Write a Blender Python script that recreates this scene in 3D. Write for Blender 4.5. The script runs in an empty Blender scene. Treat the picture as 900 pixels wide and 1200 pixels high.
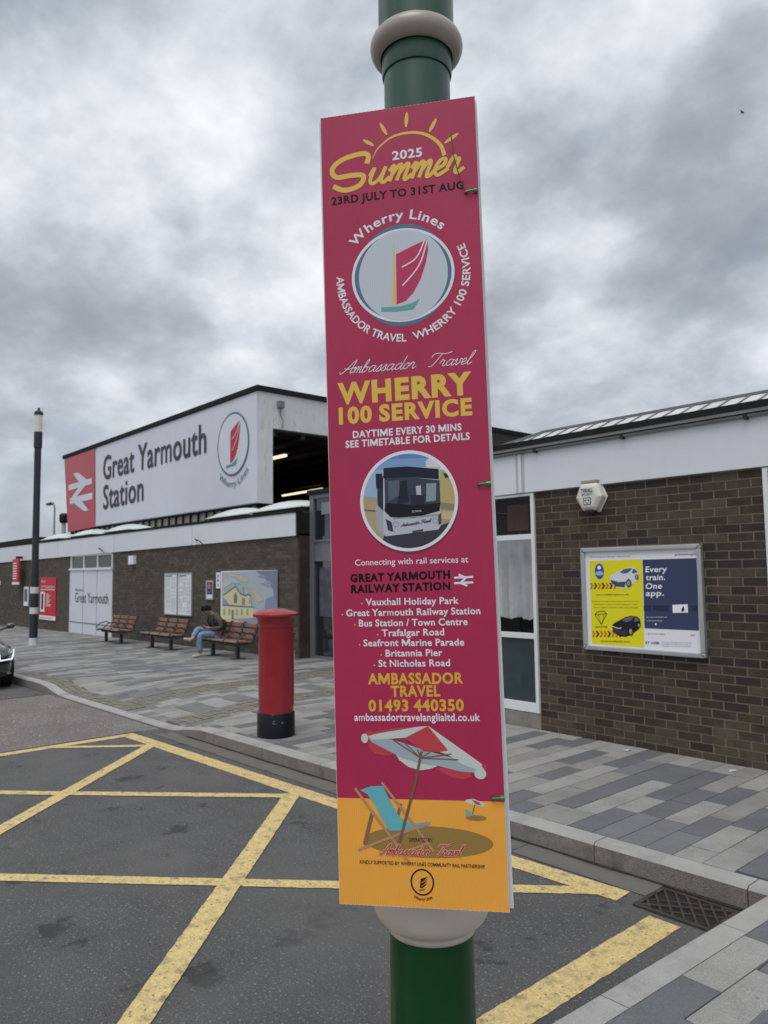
import bpy, bmesh, math, random
from mathutils import Vector, Matrix
from mathutils import noise as mnoise
R = math.radians
scene = bpy.context.scene
COL = scene.collection
random.seed(7)

# ------------------------------------------------------------------ camera
H = 1.72                                   # eye height above the road
F_PX = 883.3
yaw, pit, rol = R(41.42), R(4.63), R(-0.756)
FW = Vector((-math.cos(yaw)*math.cos(pit), math.sin(yaw)*math.cos(pit), math.sin(pit)))
_r0 = Vector((math.sin(yaw), math.cos(yaw), 0)); _u0 = _r0.cross(FW)
RT = math.cos(rol)*_r0 + math.sin(rol)*_u0
UP = -math.sin(rol)*_r0 + math.cos(rol)*_u0
EYE = Vector((0, 0, H))
cam_d = bpy.data.cameras.new('camera'); cam = bpy.data.objects.new('camera', cam_d); COL.objects.link(cam)
cam.matrix_world = Matrix(((RT.x, UP.x, -FW.x, EYE.x), (RT.y, UP.y, -FW.y, EYE.y), (RT.z, UP.z, -FW.z, EYE.z), (0, 0, 0, 1)))
cam_d.sensor_fit = 'HORIZONTAL'; cam_d.sensor_width = 36; cam_d.lens = F_PX/900*36
cam_d.clip_start = 0.05; cam_d.clip_end = 3000
cam_d.dof.use_dof = True; cam_d.dof.focus_distance = 1.47; cam_d.dof.aperture_fstop = 15
scene.camera = cam

# ------------------------------------------------------------------ sky, sun, exposure
SUN_EL, SUN_AZ = 64, 152                    # sun behind thick cloud, over the road side
world = bpy.data.worlds.new('World'); scene.world = world; world.use_nodes = True
nt = world.node_tree; N = nt.nodes; L = nt.links; N.clear()
def wn(t, **k):
    n = N.new(t)
    for a, b in k.items(): setattr(n, a, b)
    return n
out = wn('ShaderNodeOutputWorld'); mix = wn('ShaderNodeMixShader')
sky = wn('ShaderNodeTexSky', sky_type='NISHITA', sun_disc=False)
sky.sun_elevation = R(SUN_EL); sky.sun_rotation = R(SUN_AZ)
b1 = wn('ShaderNodeBackground'); b1.inputs[1].default_value = 0.09
b2 = wn('ShaderNodeBackground'); b2.inputs[1].default_value = 1.0
tc = wn('ShaderNodeTexCoord'); sep = wn('ShaderNodeSeparateXYZ'); L.new(tc.outputs['Generated'], sep.inputs[0])
def math_n(op, a, b=None, c=None):
    m = wn('ShaderNodeMath', operation=op)
    for i, v in enumerate((a, b, c)):
        if v is None: continue
        if isinstance(v, (int, float)): m.inputs[i].default_value = v
        else: L.new(v, m.inputs[i])
    return m.outputs[0]
zc = math_n('MAXIMUM', sep.outputs[2], 0.0); zd = math_n('ADD', zc, 0.45)
px_ = math_n('DIVIDE', sep.outputs[0], zd); py_ = math_n('DIVIDE', sep.outputs[1], zd)
cmb = wn('ShaderNodeCombineXYZ'); L.new(px_, cmb.inputs[0]); L.new(py_, cmb.inputs[1]); cmb.inputs[2].default_value = 3.3
def noise_n(scale, detail, rough, dist=0.0):
    n = wn('ShaderNodeTexNoise'); n.inputs['Scale'].default_value = scale; n.inputs['Detail'].default_value = detail
    n.inputs['Roughness'].default_value = rough; n.inputs['Distortion'].default_value = dist
    L.new(cmb.outputs[0], n.inputs['Vector']); return n.outputs[0]
n1 = noise_n(1.75, 12, 0.55); n2 = noise_n(4.3, 12, 0.6); n4 = noise_n(3.1, 8, 0.5)
bil = math_n('SUBTRACT', 1.0, math_n('ABSOLUTE', math_n('MULTIPLY_ADD', n4, 2.0, -1.0)))          # crisp billow edges
nm = math_n('ADD', math_n('ADD', math_n('MULTIPLY', n1, 0.66), math_n('MULTIPLY', n2, 0.26)), math_n('MULTIPLY', math_n('SUBTRACT', bil, 0.42), 0.14))
ramp = wn('ShaderNodeValToRGB'); L.new(nm, ramp.inputs[0])
cr = ramp.color_ramp; cr.interpolation = 'B_SPLINE'
cr.elements[0].position = 0.40; cr.elements[0].color = (0.32, 0.345, 0.39, 1)
cr.elements[1].position = 0.64; cr.elements[1].color = (1.0, 1.02, 1.05, 1)
for ps_, cl__ in ((0.455, (0.40, 0.43, 0.48, 1)), (0.50, (0.50, 0.54, 0.60, 1)), (0.54, (0.64, 0.685, 0.74, 1)), (0.585, (0.81, 0.85, 0.90, 1))):
    e = cr.elements.new(ps_); e.color = cl__
hz = wn('ShaderNodeMix', data_type='RGBA')          # paler and flatter towards the horizon
L.new(math_n('POWER', math_n('SUBTRACT', 1.0, zc), 5.0), hz.inputs[0])
hz.inputs[7].default_value = (0.50, 0.55, 0.61, 1); L.new(ramp.outputs[0], hz.inputs[6])
hzf = math_n('MULTIPLY', math_n('POWER', math_n('SUBTRACT', 1.0, zc), 7.0), 0.6); L.new(hzf, hz.inputs[0])
L.new(hz.outputs[2], b2.inputs[0]); L.new(sky.outputs[0], b1.inputs[0])
cov = math_n('GREATER_THAN', n1, 2.0)
n3 = noise_n(2.3, 5, 0.6)
mr = wn('ShaderNodeMapRange'); L.new(n3, mr.inputs[0]); mr.inputs[1].default_value = 0.30; mr.inputs[2].default_value = 0.42
mr.inputs[3].default_value = 0.72; mr.inputs[4].default_value = 1.0
L.new(mr.outputs[0], mix.inputs[0]); L.new(b1.outputs[0], mix.inputs[1]); L.new(b2.outputs[0], mix.inputs[2])
L.new(mix.outputs[0], out.inputs[0])
sd = bpy.data.lights.new('sun', 'SUN'); sd.energy = 1.5; sd.angle = R(32); sd.color = (1, 0.97, 0.93)
sun = bpy.data.objects.new('sun', sd); COL.objects.link(sun)
# Nishita: rotation 0 = +Y, turning clockwise seen from above
sdir = Vector((math.sin(R(SUN_AZ))*math.cos(R(SUN_EL)), math.cos(R(SUN_AZ))*math.cos(R(SUN_EL)), math.sin(R(SUN_EL))))
sun.rotation_euler = sdir.to_track_quat('Z', 'Y').to_euler()
scene.view_settings.view_transform = 'Standard'; scene.view_settings.look = 'None'
scene.view_settings.exposure = 0; scene.view_settings.gamma = 1

# ------------------------------------------------------------------ materials
def lin(h):
    h = h.lstrip('#'); v = [int(h[i:i+2], 16)/255 for i in (0, 2, 4)]
    return tuple((x/12.92 if x <= .04045 else ((x+.055)/1.055)**2.4) for x in v)
MATS = {}
def mat(name, col, rough=0.6, metal=0.0, var=0.0, vscale=8.0, bump=0.0, bscale=60.0, dirt=None, dirt_amt=0.0,
        dscale=2.5, dstretch=(1, 1, 1), emit=0.0, alpha=1.0, trans=0.0, coat=0.0, grain=0.0, gscale=140, speck=None, speck_scale=160, speck_amt=0.0, rvar=0.0, spec=0.5, drange=(0.5, 0.75), dirt2=None, d2amt=0.0, d2scale=1.0, d2range=(0.5, 0.7)):
    if name in MATS: return MATS[name]
    m = bpy.data.materials.new(name); m.use_nodes = True; MATS[name] = m
    t = m.node_tree; n = t.nodes; l = t.links; p = n['Principled BSDF']
    if isinstance(col, str): col = lin(col)
    p.inputs['Base Color'].default_value = (*col, 1); p.inputs['Roughness'].default_value = rough
    p.inputs['Metallic'].default_value = metal; p.inputs['Alpha'].default_value = alpha
    p.inputs['Transmission Weight'].default_value = trans; p.inputs['Coat Weight'].default_value = coat
    p.inputs['Specular IOR Level'].default_value = spec
    if emit:
        p.inputs['Emission Color'].default_value = (*col, 1); p.inputs['Emission Strength'].default_value = emit
    g = n.new('ShaderNodeNewGeometry'); cur = None
    def nz(scale, detail=5, rough_=0.6, vec=None):
        q = n.new('ShaderNodeTexNoise'); q.inputs['Scale'].default_value = scale; q.inputs['Detail'].default_value = detail
        q.inputs['Roughness'].default_value = rough_; l.new(vec if vec else g.outputs['Position'], q.inputs['Vector']); return q.outputs[0]
    def rng(src, a, b, c, d):
        q = n.new('ShaderNodeMapRange'); l.new(src, q.inputs[0])
        for i, v in enumerate((a, b, c, d)): q.inputs[i+1].default_value = v
        return q.outputs[0]
    def mixc(f, a, b, mode='MIX'):
        q = n.new('ShaderNodeMix'); q.data_type = 'RGBA'; q.blend_type = mode
        l.new(f, q.inputs[0]) if not isinstance(f, float) else setattr(q.inputs[0], 'default_value', f)
        for i, v in ((6, a), (7, b)):
            if isinstance(v, tuple): q.inputs[i].default_value = (*v[:3], 1)
            else: l.new(v, q.inputs[i])
        return q.outputs[2]
    cur = col
    if var:
        f = rng(nz(vscale), 0.25, 0.75, 0, 1)
        cur = mixc(f, tuple(x*(1-var) for x in col), tuple(min(1, x*(1+var)) for x in col))
    if grain:
        f = rng(nz(gscale, 3, 0.8), 0.32, 0.68, 1-grain, 1+grain)
        x = n.new('ShaderNodeVectorMath'); x.operation = 'SCALE'
        x.inputs[0].default_value = col[:3] if isinstance(cur, tuple) else (0, 0, 0)
        if not isinstance(cur, tuple): l.new(cur, x.inputs[0])
        l.new(f, x.inputs['Scale']); cur = x.outputs[0]
    if speck_amt:
        f = rng(nz(speck_scale, 2, 0.7), 0.60, 0.68, 0, speck_amt)
        cur = mixc(f, cur, speck)
        f = rng(nz(speck_scale*0.8, 2, 0.7), 0.34, 0.28, 0, speck_amt*0.8)
        cur = mixc(f, cur, tuple(x*0.3 for x in col))
    if dirt:
        if isinstance(dirt, str): dirt = lin(dirt)
        mp = n.new('ShaderNodeMapping'); mp.inputs['Scale'].default_value = dstretch; l.new(g.outputs['Position'], mp.inputs[0])
        f = rng(nz(dscale, 9, 0.65, mp.outputs[0]), drange[0], drange[1], 0, dirt_amt)
        cur = mixc(f, cur, dirt)
    if dirt2:
        cur = mixc(rng(nz(d2scale, 7, 0.6), d2range[0], d2range[1], 0, d2amt), cur, dirt2)
    if not isinstance(cur, tuple): l.new(cur, p.inputs['Base Color'])
    if rvar:
        l.new(rng(nz(vscale*1.7), 0.3, 0.7, max(0, rough-rvar), min(1, rough+rvar)), p.inputs['Roughness'])
    if bump:
        b = n.new('ShaderNodeBump'); b.inputs['Strength'].default_value = bump; b.inputs['Distance'].default_value = 0.01
        l.new(nz(bscale, 4, 0.65), b.inputs['Height']); l.new(b.outputs[0], p.inputs['Normal'])
    return m

M_asphalt = mat('dark_asphalt', (0.104, 0.103, 0.104), 0.88, dirt2=(0.15, 0.145, 0.14), d2amt=.45, d2scale=.7, d2range=(.5,.62), var=0.2, vscale=3, bump=1.0, bscale=170, grain=0.5, gscale=110, speck=(0.34, 0.33, 0.31), speck_scale=60, speck_amt=0.8, dirt=(0.04, 0.04, 0.042), dirt_amt=0.8, dscale=2.7, drange=(0.595, 0.64))
M_oldasphalt = mat('worn_asphalt', (0.175, 0.160, 0.150), 0.92, var=0.2, vscale=2.0, bump=1.0, bscale=60, grain=0.5, gscale=45, speck=(0.48, 0.45, 0.41), speck_scale=26, speck_amt=0.9, dirt=(0.09, 0.08, 0.075), dirt_amt=0.5, dscale=1.2)
M_ground = mat('far_tarmac', (0.07, 0.07, 0.07), 0.9, var=0.15, vscale=0.3)
M_yellow = mat('yellow_paint', (0.66, 0.505, 0.22), 0.75, var=0.12, vscale=14, bump=0.7, bscale=90, grain=0.22, gscale=70, dirt=(0.20, 0.175, 0.13), dirt_amt=0.9, dscale=13.0, drange=(0.52, 0.70), speck=(0.10, 0.095, 0.085), speck_scale=45, speck_amt=0.75)
M_kerb = mat('kerb_granite', (0.37, 0.365, 0.35), 0.8, var=0.12, vscale=5, bump=0.5, bscale=160, speck=(0.6, 0.59, 0.57), speck_scale=150, speck_amt=0.6, dirt=(0.12, 0.115, 0.105), dirt_amt=0.6, dscale=3)
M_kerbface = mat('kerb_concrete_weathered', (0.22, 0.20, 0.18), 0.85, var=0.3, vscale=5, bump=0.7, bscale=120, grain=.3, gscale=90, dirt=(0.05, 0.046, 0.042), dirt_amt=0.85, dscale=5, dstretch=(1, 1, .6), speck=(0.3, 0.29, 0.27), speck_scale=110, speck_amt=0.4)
M_gutter = mat('gutter_concrete', (0.15, 0.138, 0.125), 0.85, var=0.2, vscale=5, bump=0.6, bscale=120, dirt=(0.05, 0.046, 0.042), dirt_amt=0.6, dscale=5, speck=(0.2, 0.19, 0.18), speck_scale=110, speck_amt=0.4)
SL = dict(dirt2=(0.06, 0.058, 0.055), d2amt=.55, d2scale=13, d2range=(.665,.70), grain=.22, gscale=130, speck_scale=110, rvar=0.1, bump=0.35, bscale=180)
M_slabs = [mat('slab_light_grey', (0.305, 0.298, 0.284), 0.8, var=0.13, vscale=4, speck=(0.52, 0.51, 0.5), speck_amt=0.55, dirt=(0.13, 0.125, 0.115), dirt_amt=0.4, dscale=3, **SL),
           mat('slab_dark_grey', (0.130, 0.136, 0.148), 0.75, var=0.15, vscale=4, speck=(0.2, 0.2, 0.21), speck_amt=0.6, dirt=(0.15, 0.145, 0.135), dirt_amt=0.35, dscale=3, **SL),
           mat('slab_mid_grey', (0.250, 0.244, 0.232), 0.8, var=0.13, vscale=4, speck=(0.4, 0.4, 0.39), speck_amt=0.5, dirt=(0.12, 0.11, 0.10), dirt_amt=0.4, dscale=3, **SL),
           mat('slab_slate_grey', (0.165, 0.17, 0.178), 0.78, var=0.15, vscale=4, speck=(0.26, 0.26, 0.27), speck_amt=0.55, dirt=(0.16, 0.15, 0.14), dirt_amt=0.35, dscale=3, **SL)]
M_joint = mat('joint_sand', (0.085, 0.08, 0.072), 0.95, var=0.2, vscale=20)
M_sett = mat('brown_setts', (0.20, 0.185, 0.155), 0.85, var=0.35, vscale=9, bump=0.5, bscale=90)
M_bricks = [mat('brick_dark_brown', (0.043, 0.029, 0.021), 0.85, dirt2=(0.17, 0.135, 0.10), d2amt=.45, d2scale=2.2, d2range=(.60,.72), var=0.3, vscale=11, bump=0.5, bscale=110, dirt=(0.10, 0.085, 0.07), dirt_amt=0.5, dscale=2.6, grain=.3, gscale=60),
            mat('brick_umber', (0.058, 0.040, 0.028), 0.85, dirt2=(0.17, 0.135, 0.10), d2amt=.45, d2scale=2.2, d2range=(.60,.72), var=0.3, vscale=11, bump=0.5, bscale=110, dirt=(0.10, 0.085, 0.07), dirt_amt=0.5, dscale=2.6, grain=.3, gscale=60),
            mat('brick_purple_brown', (0.031, 0.021, 0.018), 0.82, var=0.3, vscale=11, bump=0.5, bscale=110),
            mat('brick_tan_brown', (0.080, 0.057, 0.039), 0.85, var=0.3, vscale=11, bump=0.5, bscale=110)]
M_mortar_far = mat('mortar_sooty', (0.15, 0.125, 0.10), 0.95, var=0.25, vscale=3)
M_mortar = mat('mortar', (0.205, 0.165, 0.125), 0.95, dirt2=(0.17, 0.135, 0.10), d2amt=.45, d2scale=2.2, d2range=(.60,.72), var=0.25, vscale=6, bump=0.4, bscale=150, dirt=(0.06, 0.05, 0.045), dirt_amt=0.6, dscale=1.5)
M_bricks_far = [mat('brick_buff_brown', (0.10, 0.082, 0.064), 0.88, var=0.25, vscale=6, dirt=(0.05, 0.045, 0.04), dirt_amt=0.55, dscale=0.9),
                mat('brick_sooty', (0.062, 0.051, 0.042), 0.88, var=0.25, vscale=6, dirt=(0.16, 0.13, 0.10), dirt_amt=0.4, dscale=0.9),
                mat('brick_far_dark', (0.078, 0.061, 0.049), 0.88, var=0.25, vscale=6)]
M_white = mat('white_cladding', (0.70, 0.725, 0.785), 0.45, var=0.04, vscale=2, dirt=(0.42, 0.41, 0.40), dirt_amt=0.14, dscale=2.2, dstretch=(2.5, 2.5, 0.35), drange=(0.52, 0.85))
M_signwhite = mat('sign_white', (0.67, 0.69, 0.775), 0.4, var=0.03, vscale=1.2, dirt=(0.5, 0.5, 0.5), dirt_amt=0.25, dscale=1.0, dstretch=(1.5, 1, 0.4))
M_dirtywhite = mat('flaking_white_paint', (0.66, 0.68, 0.70), 0.55, var=0.06, vscale=3, dirt=(0.25, 0.21, 0.16), dirt_amt=0.6, dscale=4.0, dstretch=(2.5, 2.5, 0.5), drange=(0.56, 0.72))
M_upvc = mat('white_frame', (0.75, 0.76, 0.77), 0.35, var=0.04, dirt=(0.4, 0.39, 0.37), dirt_amt=0.3)
M_greyframe = mat('grey_aluminium_frame', (0.19, 0.20, 0.215), 0.4, metal=0.3, var=0.08)
M_blackroof = mat('black_roof_edge', (0.016, 0.019, 0.019), 0.85, spec=.2, var=0.25, vscale=5)
M_gut = mat('grey_gutter', (0.20, 0.20, 0.205), 0.5, var=0.15, vscale=4)
M_black = mat('black', (0.012, 0.012, 0.013), 0.5)
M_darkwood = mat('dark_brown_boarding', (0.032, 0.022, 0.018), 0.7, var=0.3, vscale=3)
M_roofmetal = mat('silver_roof_sheet', (0.66, 0.675, 0.68), 0.45, metal=0.1, var=0.12, vscale=2.5, dirt=(0.35, 0.35, 0.34), dirt_amt=0.4, dscale=2)
M_roofrib = mat('roof_rib', (0.16, 0.165, 0.165), 0.5, var=0.15)
M_felt = mat('roof_felt', (0.06, 0.062, 0.062), 0.9, var=0.2)
M_dome = mat('skylight_acrylic', (0.66, 0.74, 0.71), 0.25, var=0.06, dirt=(0.3, 0.33, 0.30), dirt_amt=0.3)
def glass_dark(name, col, rough=0.08):
    return mat(name, col, rough, spec=0.8, coat=0.5)
M_glass_dark = glass_dark('dark_window_glass', (0.02, 0.024, 0.026))
M_panel_blue = mat('blue_grey_panel', (0.032, 0.052, 0.060), 0.3, var=0.1, coat=0.3)
M_obscure = mat('obscure_pane', (0.035, 0.045, 0.047), 0.25, var=0.1, coat=0.3)
M_clear = mat('clear_window_glass', (0.03, 0.035, 0.037), 0.03, alpha=0.13, spec=0.9)
M_curtain = mat('net_curtain', (0.80, 0.84, 0.86), 0.9, var=0.12, vscale=14, alpha=0.88)
M_interior = mat('dim_interior', (0.055, 0.058, 0.06), 0.9)
M_heater = mat('brown_heater', (0.14, 0.06, 0.04), 0.6)
M_stone = mat('sill_concrete', (0.24, 0.225, 0.20), 0.85, var=0.15, dirt=(0.10, 0.085, 0.07), dirt_amt=0.6, dscale=5, bump=0.4)
M_postred = mat('post_box_red', (0.30, 0.013, 0.021), 0.38, var=0.12, vscale=5, rvar=0.1, dirt=(0.20, 0.02, 0.02), dirt_amt=0.35, dscale=4, bump=0.15, bscale=40, coat=0.25)
M_postblack = mat('post_box_black', (0.007, 0.007, 0.012), 0.42, spec=.3, dirt=(0.45, 0.45, 0.46), dirt_amt=0.85, dscale=20, drange=(0.63, 0.69))
M_lampgrey = mat('dark_grey_post', (0.020, 0.024, 0.030), 0.45, var=0.2)
M_band = mat('white_band', (0.62, 0.63, 0.64), 0.5, var=0.05)
M_lens = mat('lantern_lens', (0.78, 0.78, 0.70), 0.3, alpha=0.85)
M_wood = mat('brown_slat', (0.26, 0.125, 0.078), 0.5, var=0.35, vscale=9, dirt=(0.42, 0.33, 0.26), dirt_amt=0.75, dscale=6)
M_wood2 = mat('seat_slat_worn', (0.27, 0.20, 0.15), 0.6, var=0.25, vscale=9)
M_benchmetal = mat('bench_steel', (0.055, 0.065, 0.08), 0.45, metal=0.2, var=0.15)
M_green = mat('column_green_gloss', (0.004, 0.050, 0.011), 0.34, spec=.25, var=0.14, vscale=6, coat=0.06, rvar=0.07, bump=0.06, bscale=9, dirt=(0.02, 0.09, 0.04), dirt_amt=0.4)
M_green2 = mat('column_green_faded', (0.014, 0.066, 0.040), 0.38, var=0.12, vscale=6, coat=0.2, rvar=0.08, dirt=(0.012, 0.04, 0.03), dirt_amt=0.7, dscale=14, dstretch=(3, 3, 0.12), drange=(0.5, 0.7))
M_cream = mat('cream_gloss', (0.62, 0.53, 0.46), 0.36, var=0.06, vscale=7, coat=0.2, dirt=(0.2, 0.16, 0.13), dirt_amt=0.25, dscale=9)
M_carblack = mat('car_black_paint', (0.006, 0.0065, 0.008), 0.12, coat=1.0, spec=0.8)
M_tyre = mat('tyre_rubber', (0.012, 0.012, 0.012), 0.8)
M_rim = mat('wheel_alloy', (0.35, 0.36, 0.37), 0.3, metal=0.8)
M_chrome = mat('chrome', (0.7, 0.71, 0.72), 0.12, metal=1.0)
M_headlamp = mat('headlamp_lens', (0.10, 0.11, 0.12), 0.1, coat=1.0)
M_drl = mat('daytime_light', (0.9, 0.92, 0.95), 0.3, emit=0.7)
M_tube = mat('fluorescent_tube', (1.0, 0.86, 0.62), 0.5, emit=1.1)
M_iron = mat('cast_iron', (0.085, 0.068, 0.060), 0.55, metal=0.5, var=0.35, vscale=20, dirt=(0.10, 0.06, 0.04), dirt_amt=0.5, dscale=25)
M_skin = mat('skin', (0.42, 0.26, 0.19), 0.55)
M_hair = mat('hair_black', (0.010, 0.009, 0.009), 0.55)
M_jacket = mat('taupe_jacket', (0.095, 0.077, 0.062), 0.85, var=0.25, vscale=22, bump=0.4, bscale=40)
M_jeans = mat('pale_blue_denim', (0.18, 0.27, 0.40), 0.85, var=0.3, vscale=16, bump=0.3, bscale=60)
M_shoe = mat('off_white_shoe', (0.52, 0.50, 0.40), 0.6)
M_bag = mat('black_bag', (0.014, 0.014, 0.016), 0.7, bump=0.3)
M_tie = mat('green_cable_tie', (0.012, 0.26, 0.085), 0.35)
M_siren = mat('siren_plastic', (0.66, 0.645, 0.58), 0.4, var=0.06)
M_alu = mat('brushed_aluminium', (0.50, 0.51, 0.53), 0.35, metal=0.6, var=0.08)
# banner inks; fluted plastic carries very fine vertical ribs
def fluted(name, col, rough=0.42, amt=0.055, pitch=0.0042):
    m = mat(name, col, rough); t = m.node_tree; n = t.nodes; l = t.links; p = n['Principled BSDF']
    g = n.new('ShaderNodeTexCoord'); s = n.new('ShaderNodeSeparateXYZ'); l.new(g.outputs['Object'], s.inputs[0])
    w = n.new('ShaderNodeMath'); w.operation = 'MULTIPLY'; w.inputs[1].default_value = 2*math.pi/pitch; l.new(s.outputs[0], w.inputs[0])
    q = n.new('ShaderNodeMath'); q.operation = 'SINE'; l.new(w.outputs[0], q.inputs[0])
    b = n.new('ShaderNodeBump'); b.inputs['Strength'].default_value = 0.22; b.inputs['Distance'].default_value = 0.0005
    l.new(q.outputs[0], b.inputs['Height']); l.new(b.outputs[0], p.inputs['Normal'])
    r = n.new('ShaderNodeMapRange'); l.new(q.outputs[0], r.inputs[0]); r.inputs[1].default_value = -1; r.inputs[2].default_value = 1
    r.inputs[3].default_value = 1-amt; r.inputs[4].default_value = 1+amt*0.5
    c = p.inputs['Base Color'].default_value[:]
    x = n.new('ShaderNodeVectorMath'); x.operation = 'SCALE'; x.inputs[0].default_value = c[:3]; l.new(r.outputs[0], x.inputs['Scale'])
    tx = n.new('ShaderNodeTexNoise'); tx.inputs['Scale'].default_value = 5; tx.inputs['Detail'].default_value = 8; tx.inputs['Roughness'].default_value = .7; l.new(g.outputs['Object'], tx.inputs['Vector'])
    mm = n.new('ShaderNodeMapRange'); l.new(tx.outputs[0], mm.inputs[0]); mm.inputs[1].default_value = .3; mm.inputs[2].default_value = .7; mm.inputs[3].default_value = .93; mm.inputs[4].default_value = 1.06
    ml = n.new('ShaderNodeMath'); ml.operation = 'MULTIPLY'; l.new(mm.outputs[0], ml.inputs[0]); l.new(r.outputs[0], ml.inputs[1]); l.new(ml.outputs[0], x.inputs['Scale'])
    rr = n.new('ShaderNodeMapRange'); l.new(tx.outputs[0], rr.inputs[0]); rr.inputs[3].default_value = rough-.12; rr.inputs[4].default_value = rough+.12; l.new(rr.outputs[0], p.inputs['Roughness'])
    l.new(x.outputs[0], p.inputs['Base Color']); return m
M_pink = fluted('banner_magenta', (0.425, 0.020, 0.082), 0.36)
M_orange = fluted('banner_orange', (0.92, 0.41, 0.055))
M_fluted_white = fluted('banner_white', (0.62, 0.66, 0.70), amt=0.14)
M_sheet = mat('fluted_plastic_white', (0.70, 0.71, 0.73), 0.45)
INK = {}
def ink(h, rough=0.45):
    k = h+str(rough)
    if k not in INK: INK[k] = mat('ink_'+h.strip('#'), h, rough, spec=.3)
    return INK[k]

# ------------------------------------------------------------------ object helpers
def tag(o, label=None, cat=None, group=None, kind=None):
    if label: o['label'] = label
    if cat: o['category'] = cat
    if group: o['group'] = group
    if kind: o['kind'] = kind
    return o
def thing(name, label, cat, loc=(0, 0, 0), rz=0, group=None):
    o = bpy.data.objects.new(name, None); COL.objects.link(o); o.empty_display_size = 0.1
    o.location = loc; o.rotation_euler = (0, 0, rz); return tag(o, label, cat, group)
def link_mesh(name, me, parent=None):
    o = bpy.data.objects.new(name, me); COL.objects.link(o)
    if parent is not None: o.parent = parent
    return o
class MB:
    """collects faces with material slots; build() links them as one mesh object"""
    def __init__(s): s.v = []; s.f = []; s.m = []; s.mats = []
    def mi(s, m):
        if m not in s.mats: s.mats.append(m)
        return s.mats.index(m)
    def poly(s, pts, m, idx=None):
        b = len(s.v); s.v += [tuple(p) for p in pts]; s.f.append(tuple(range(b, b+len(pts)))); s.m.append(s.mi(m))
    def mesh(s, vs, fs, m):
        b = len(s.v); s.v += [tuple(p) for p in vs]; k = s.mi(m)
        for f in fs: s.f.append(tuple(b+i for i in f)); s.m.append(k)
    def box(s, x0, x1, y0, y1, z0, z1, m, M=None):
        vs = [(x, y, z) for x in (x0, x1) for y in (y0, y1) for z in (z0, z1)]
        if M: vs = [M @ Vector(v) for v in vs]
        s.mesh(vs, [(0, 1, 3, 2), (4, 6, 7, 5), (0, 4, 5, 1), (2, 3, 7, 6), (0, 2, 6, 4), (1, 5, 7, 3)], m)
    def bar(s, a, b, w, h, m, up=(0, 0, 1)):
        a, b = Vector(a), Vector(b); d = (b-a).normalized(); u = Vector(up)
        if abs(d.dot(u)) > .98: u = Vector((0, 1, 0))
        r = d.cross(u).normalized(); u = r.cross(d)
        vs = [p+r*i*w/2+u*j*h/2 for p in (a, b) for i in (-1, 1) for j in (-1, 1)]
        s.mesh(vs, [(0, 1, 3, 2), (4, 6, 7, 5), (0, 4, 5, 1), (2, 3, 7, 6), (0, 2, 6, 4), (1, 5, 7, 3)], m)
    def tube(s, pts, r, m, n=10, caps=True):
        pts = [Vector(p) for p in pts]; rings = []; rr = r if isinstance(r, (list, tuple)) else [r]*len(pts)
        pr = None; vs = []
        for i, p in enumerate(pts):
            d = (pts[min(i+1, len(pts)-1)]-pts[max(i-1, 0)]).normalized()
            if pr is None: pr = d.orthogonal().normalized()
            a = (pr-d*pr.dot(d)).normalized(); pr = a; b = d.cross(a)
            for k in range(n): t = 2*math.pi*k/n; vs.append(p+(a*math.cos(t)+b*math.sin(t))*rr[i])
        fs = [(i*n+k, i*n+(k+1) % n, (i+1)*n+(k+1) % n, (i+1)*n+k) for i in range(len(pts)-1) for k in range(n)]
        if caps: fs += [tuple(range(n))[::-1], tuple((len(pts)-1)*n+k for k in range(n))]
        s.mesh(vs, fs, m)
    def lathe(s, prof, m, c=(0, 0), n=48):
        vs = []; fs = []
        for r, z in prof:
            for k in range(n): t = 2*math.pi*k/n; vs.append((c[0]+r*math.cos(t), c[1]+r*math.sin(t), z))
        for i in range(len(prof)-1):
            for k in range(n): fs.append((i*n+k, i*n+(k+1) % n, (i+1)*n+(k+1) % n, (i+1)*n+k))
        if prof[0][0] > 1e-4: fs.append(tuple(range(n))[::-1])
        if prof[-1][0] > 1e-4: fs.append(tuple((len(prof)-1)*n+k for k in range(n)))
        s.mesh(vs, fs, m)
    def grid(s, vs, nu, nv, m):
        s.mesh(vs, [(i*nv+j, i*nv+j+1, (i+1)*nv+j+1, (i+1)*nv+j) for i in range(nu-1) for j in range(nv-1)], m)
    def build(s, name, parent=None, smooth=False, bevel=0, angle=40, **tg):
        me = bpy.data.meshes.new(name); me.from_pydata(s.v, [], s.f)
        for m in s.mats: me.materials.append(m)
        me.polygons.foreach_set('material_index', s.m); me.update()
        if smooth:
            me.polygons.foreach_set('use_smooth', [True]*len(me.polygons)); me.set_sharp_from_angle(angle=R(angle))
        o = link_mesh(name, me, parent)
        if bevel:
            b = o.modifiers.new('bevel', 'BEVEL'); b.width = bevel; b.segments = 2; b.limit_method = 'ANGLE'; b.angle_limit = R(35)
        return tag(o, **tg)
def boxo(name, b, m, parent=None, bevel=0, **tg):
    q = MB(); q.box(*b, m); return q.build(name, parent, bevel=bevel, **tg)
def copy_tree(o, parent=None):
    c = o.copy(); COL.objects.link(c); c.parent = parent
    for ch in [x for x in bpy.data.objects if x.parent == o and x != c]: copy_tree(ch, c)
    return c

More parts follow.
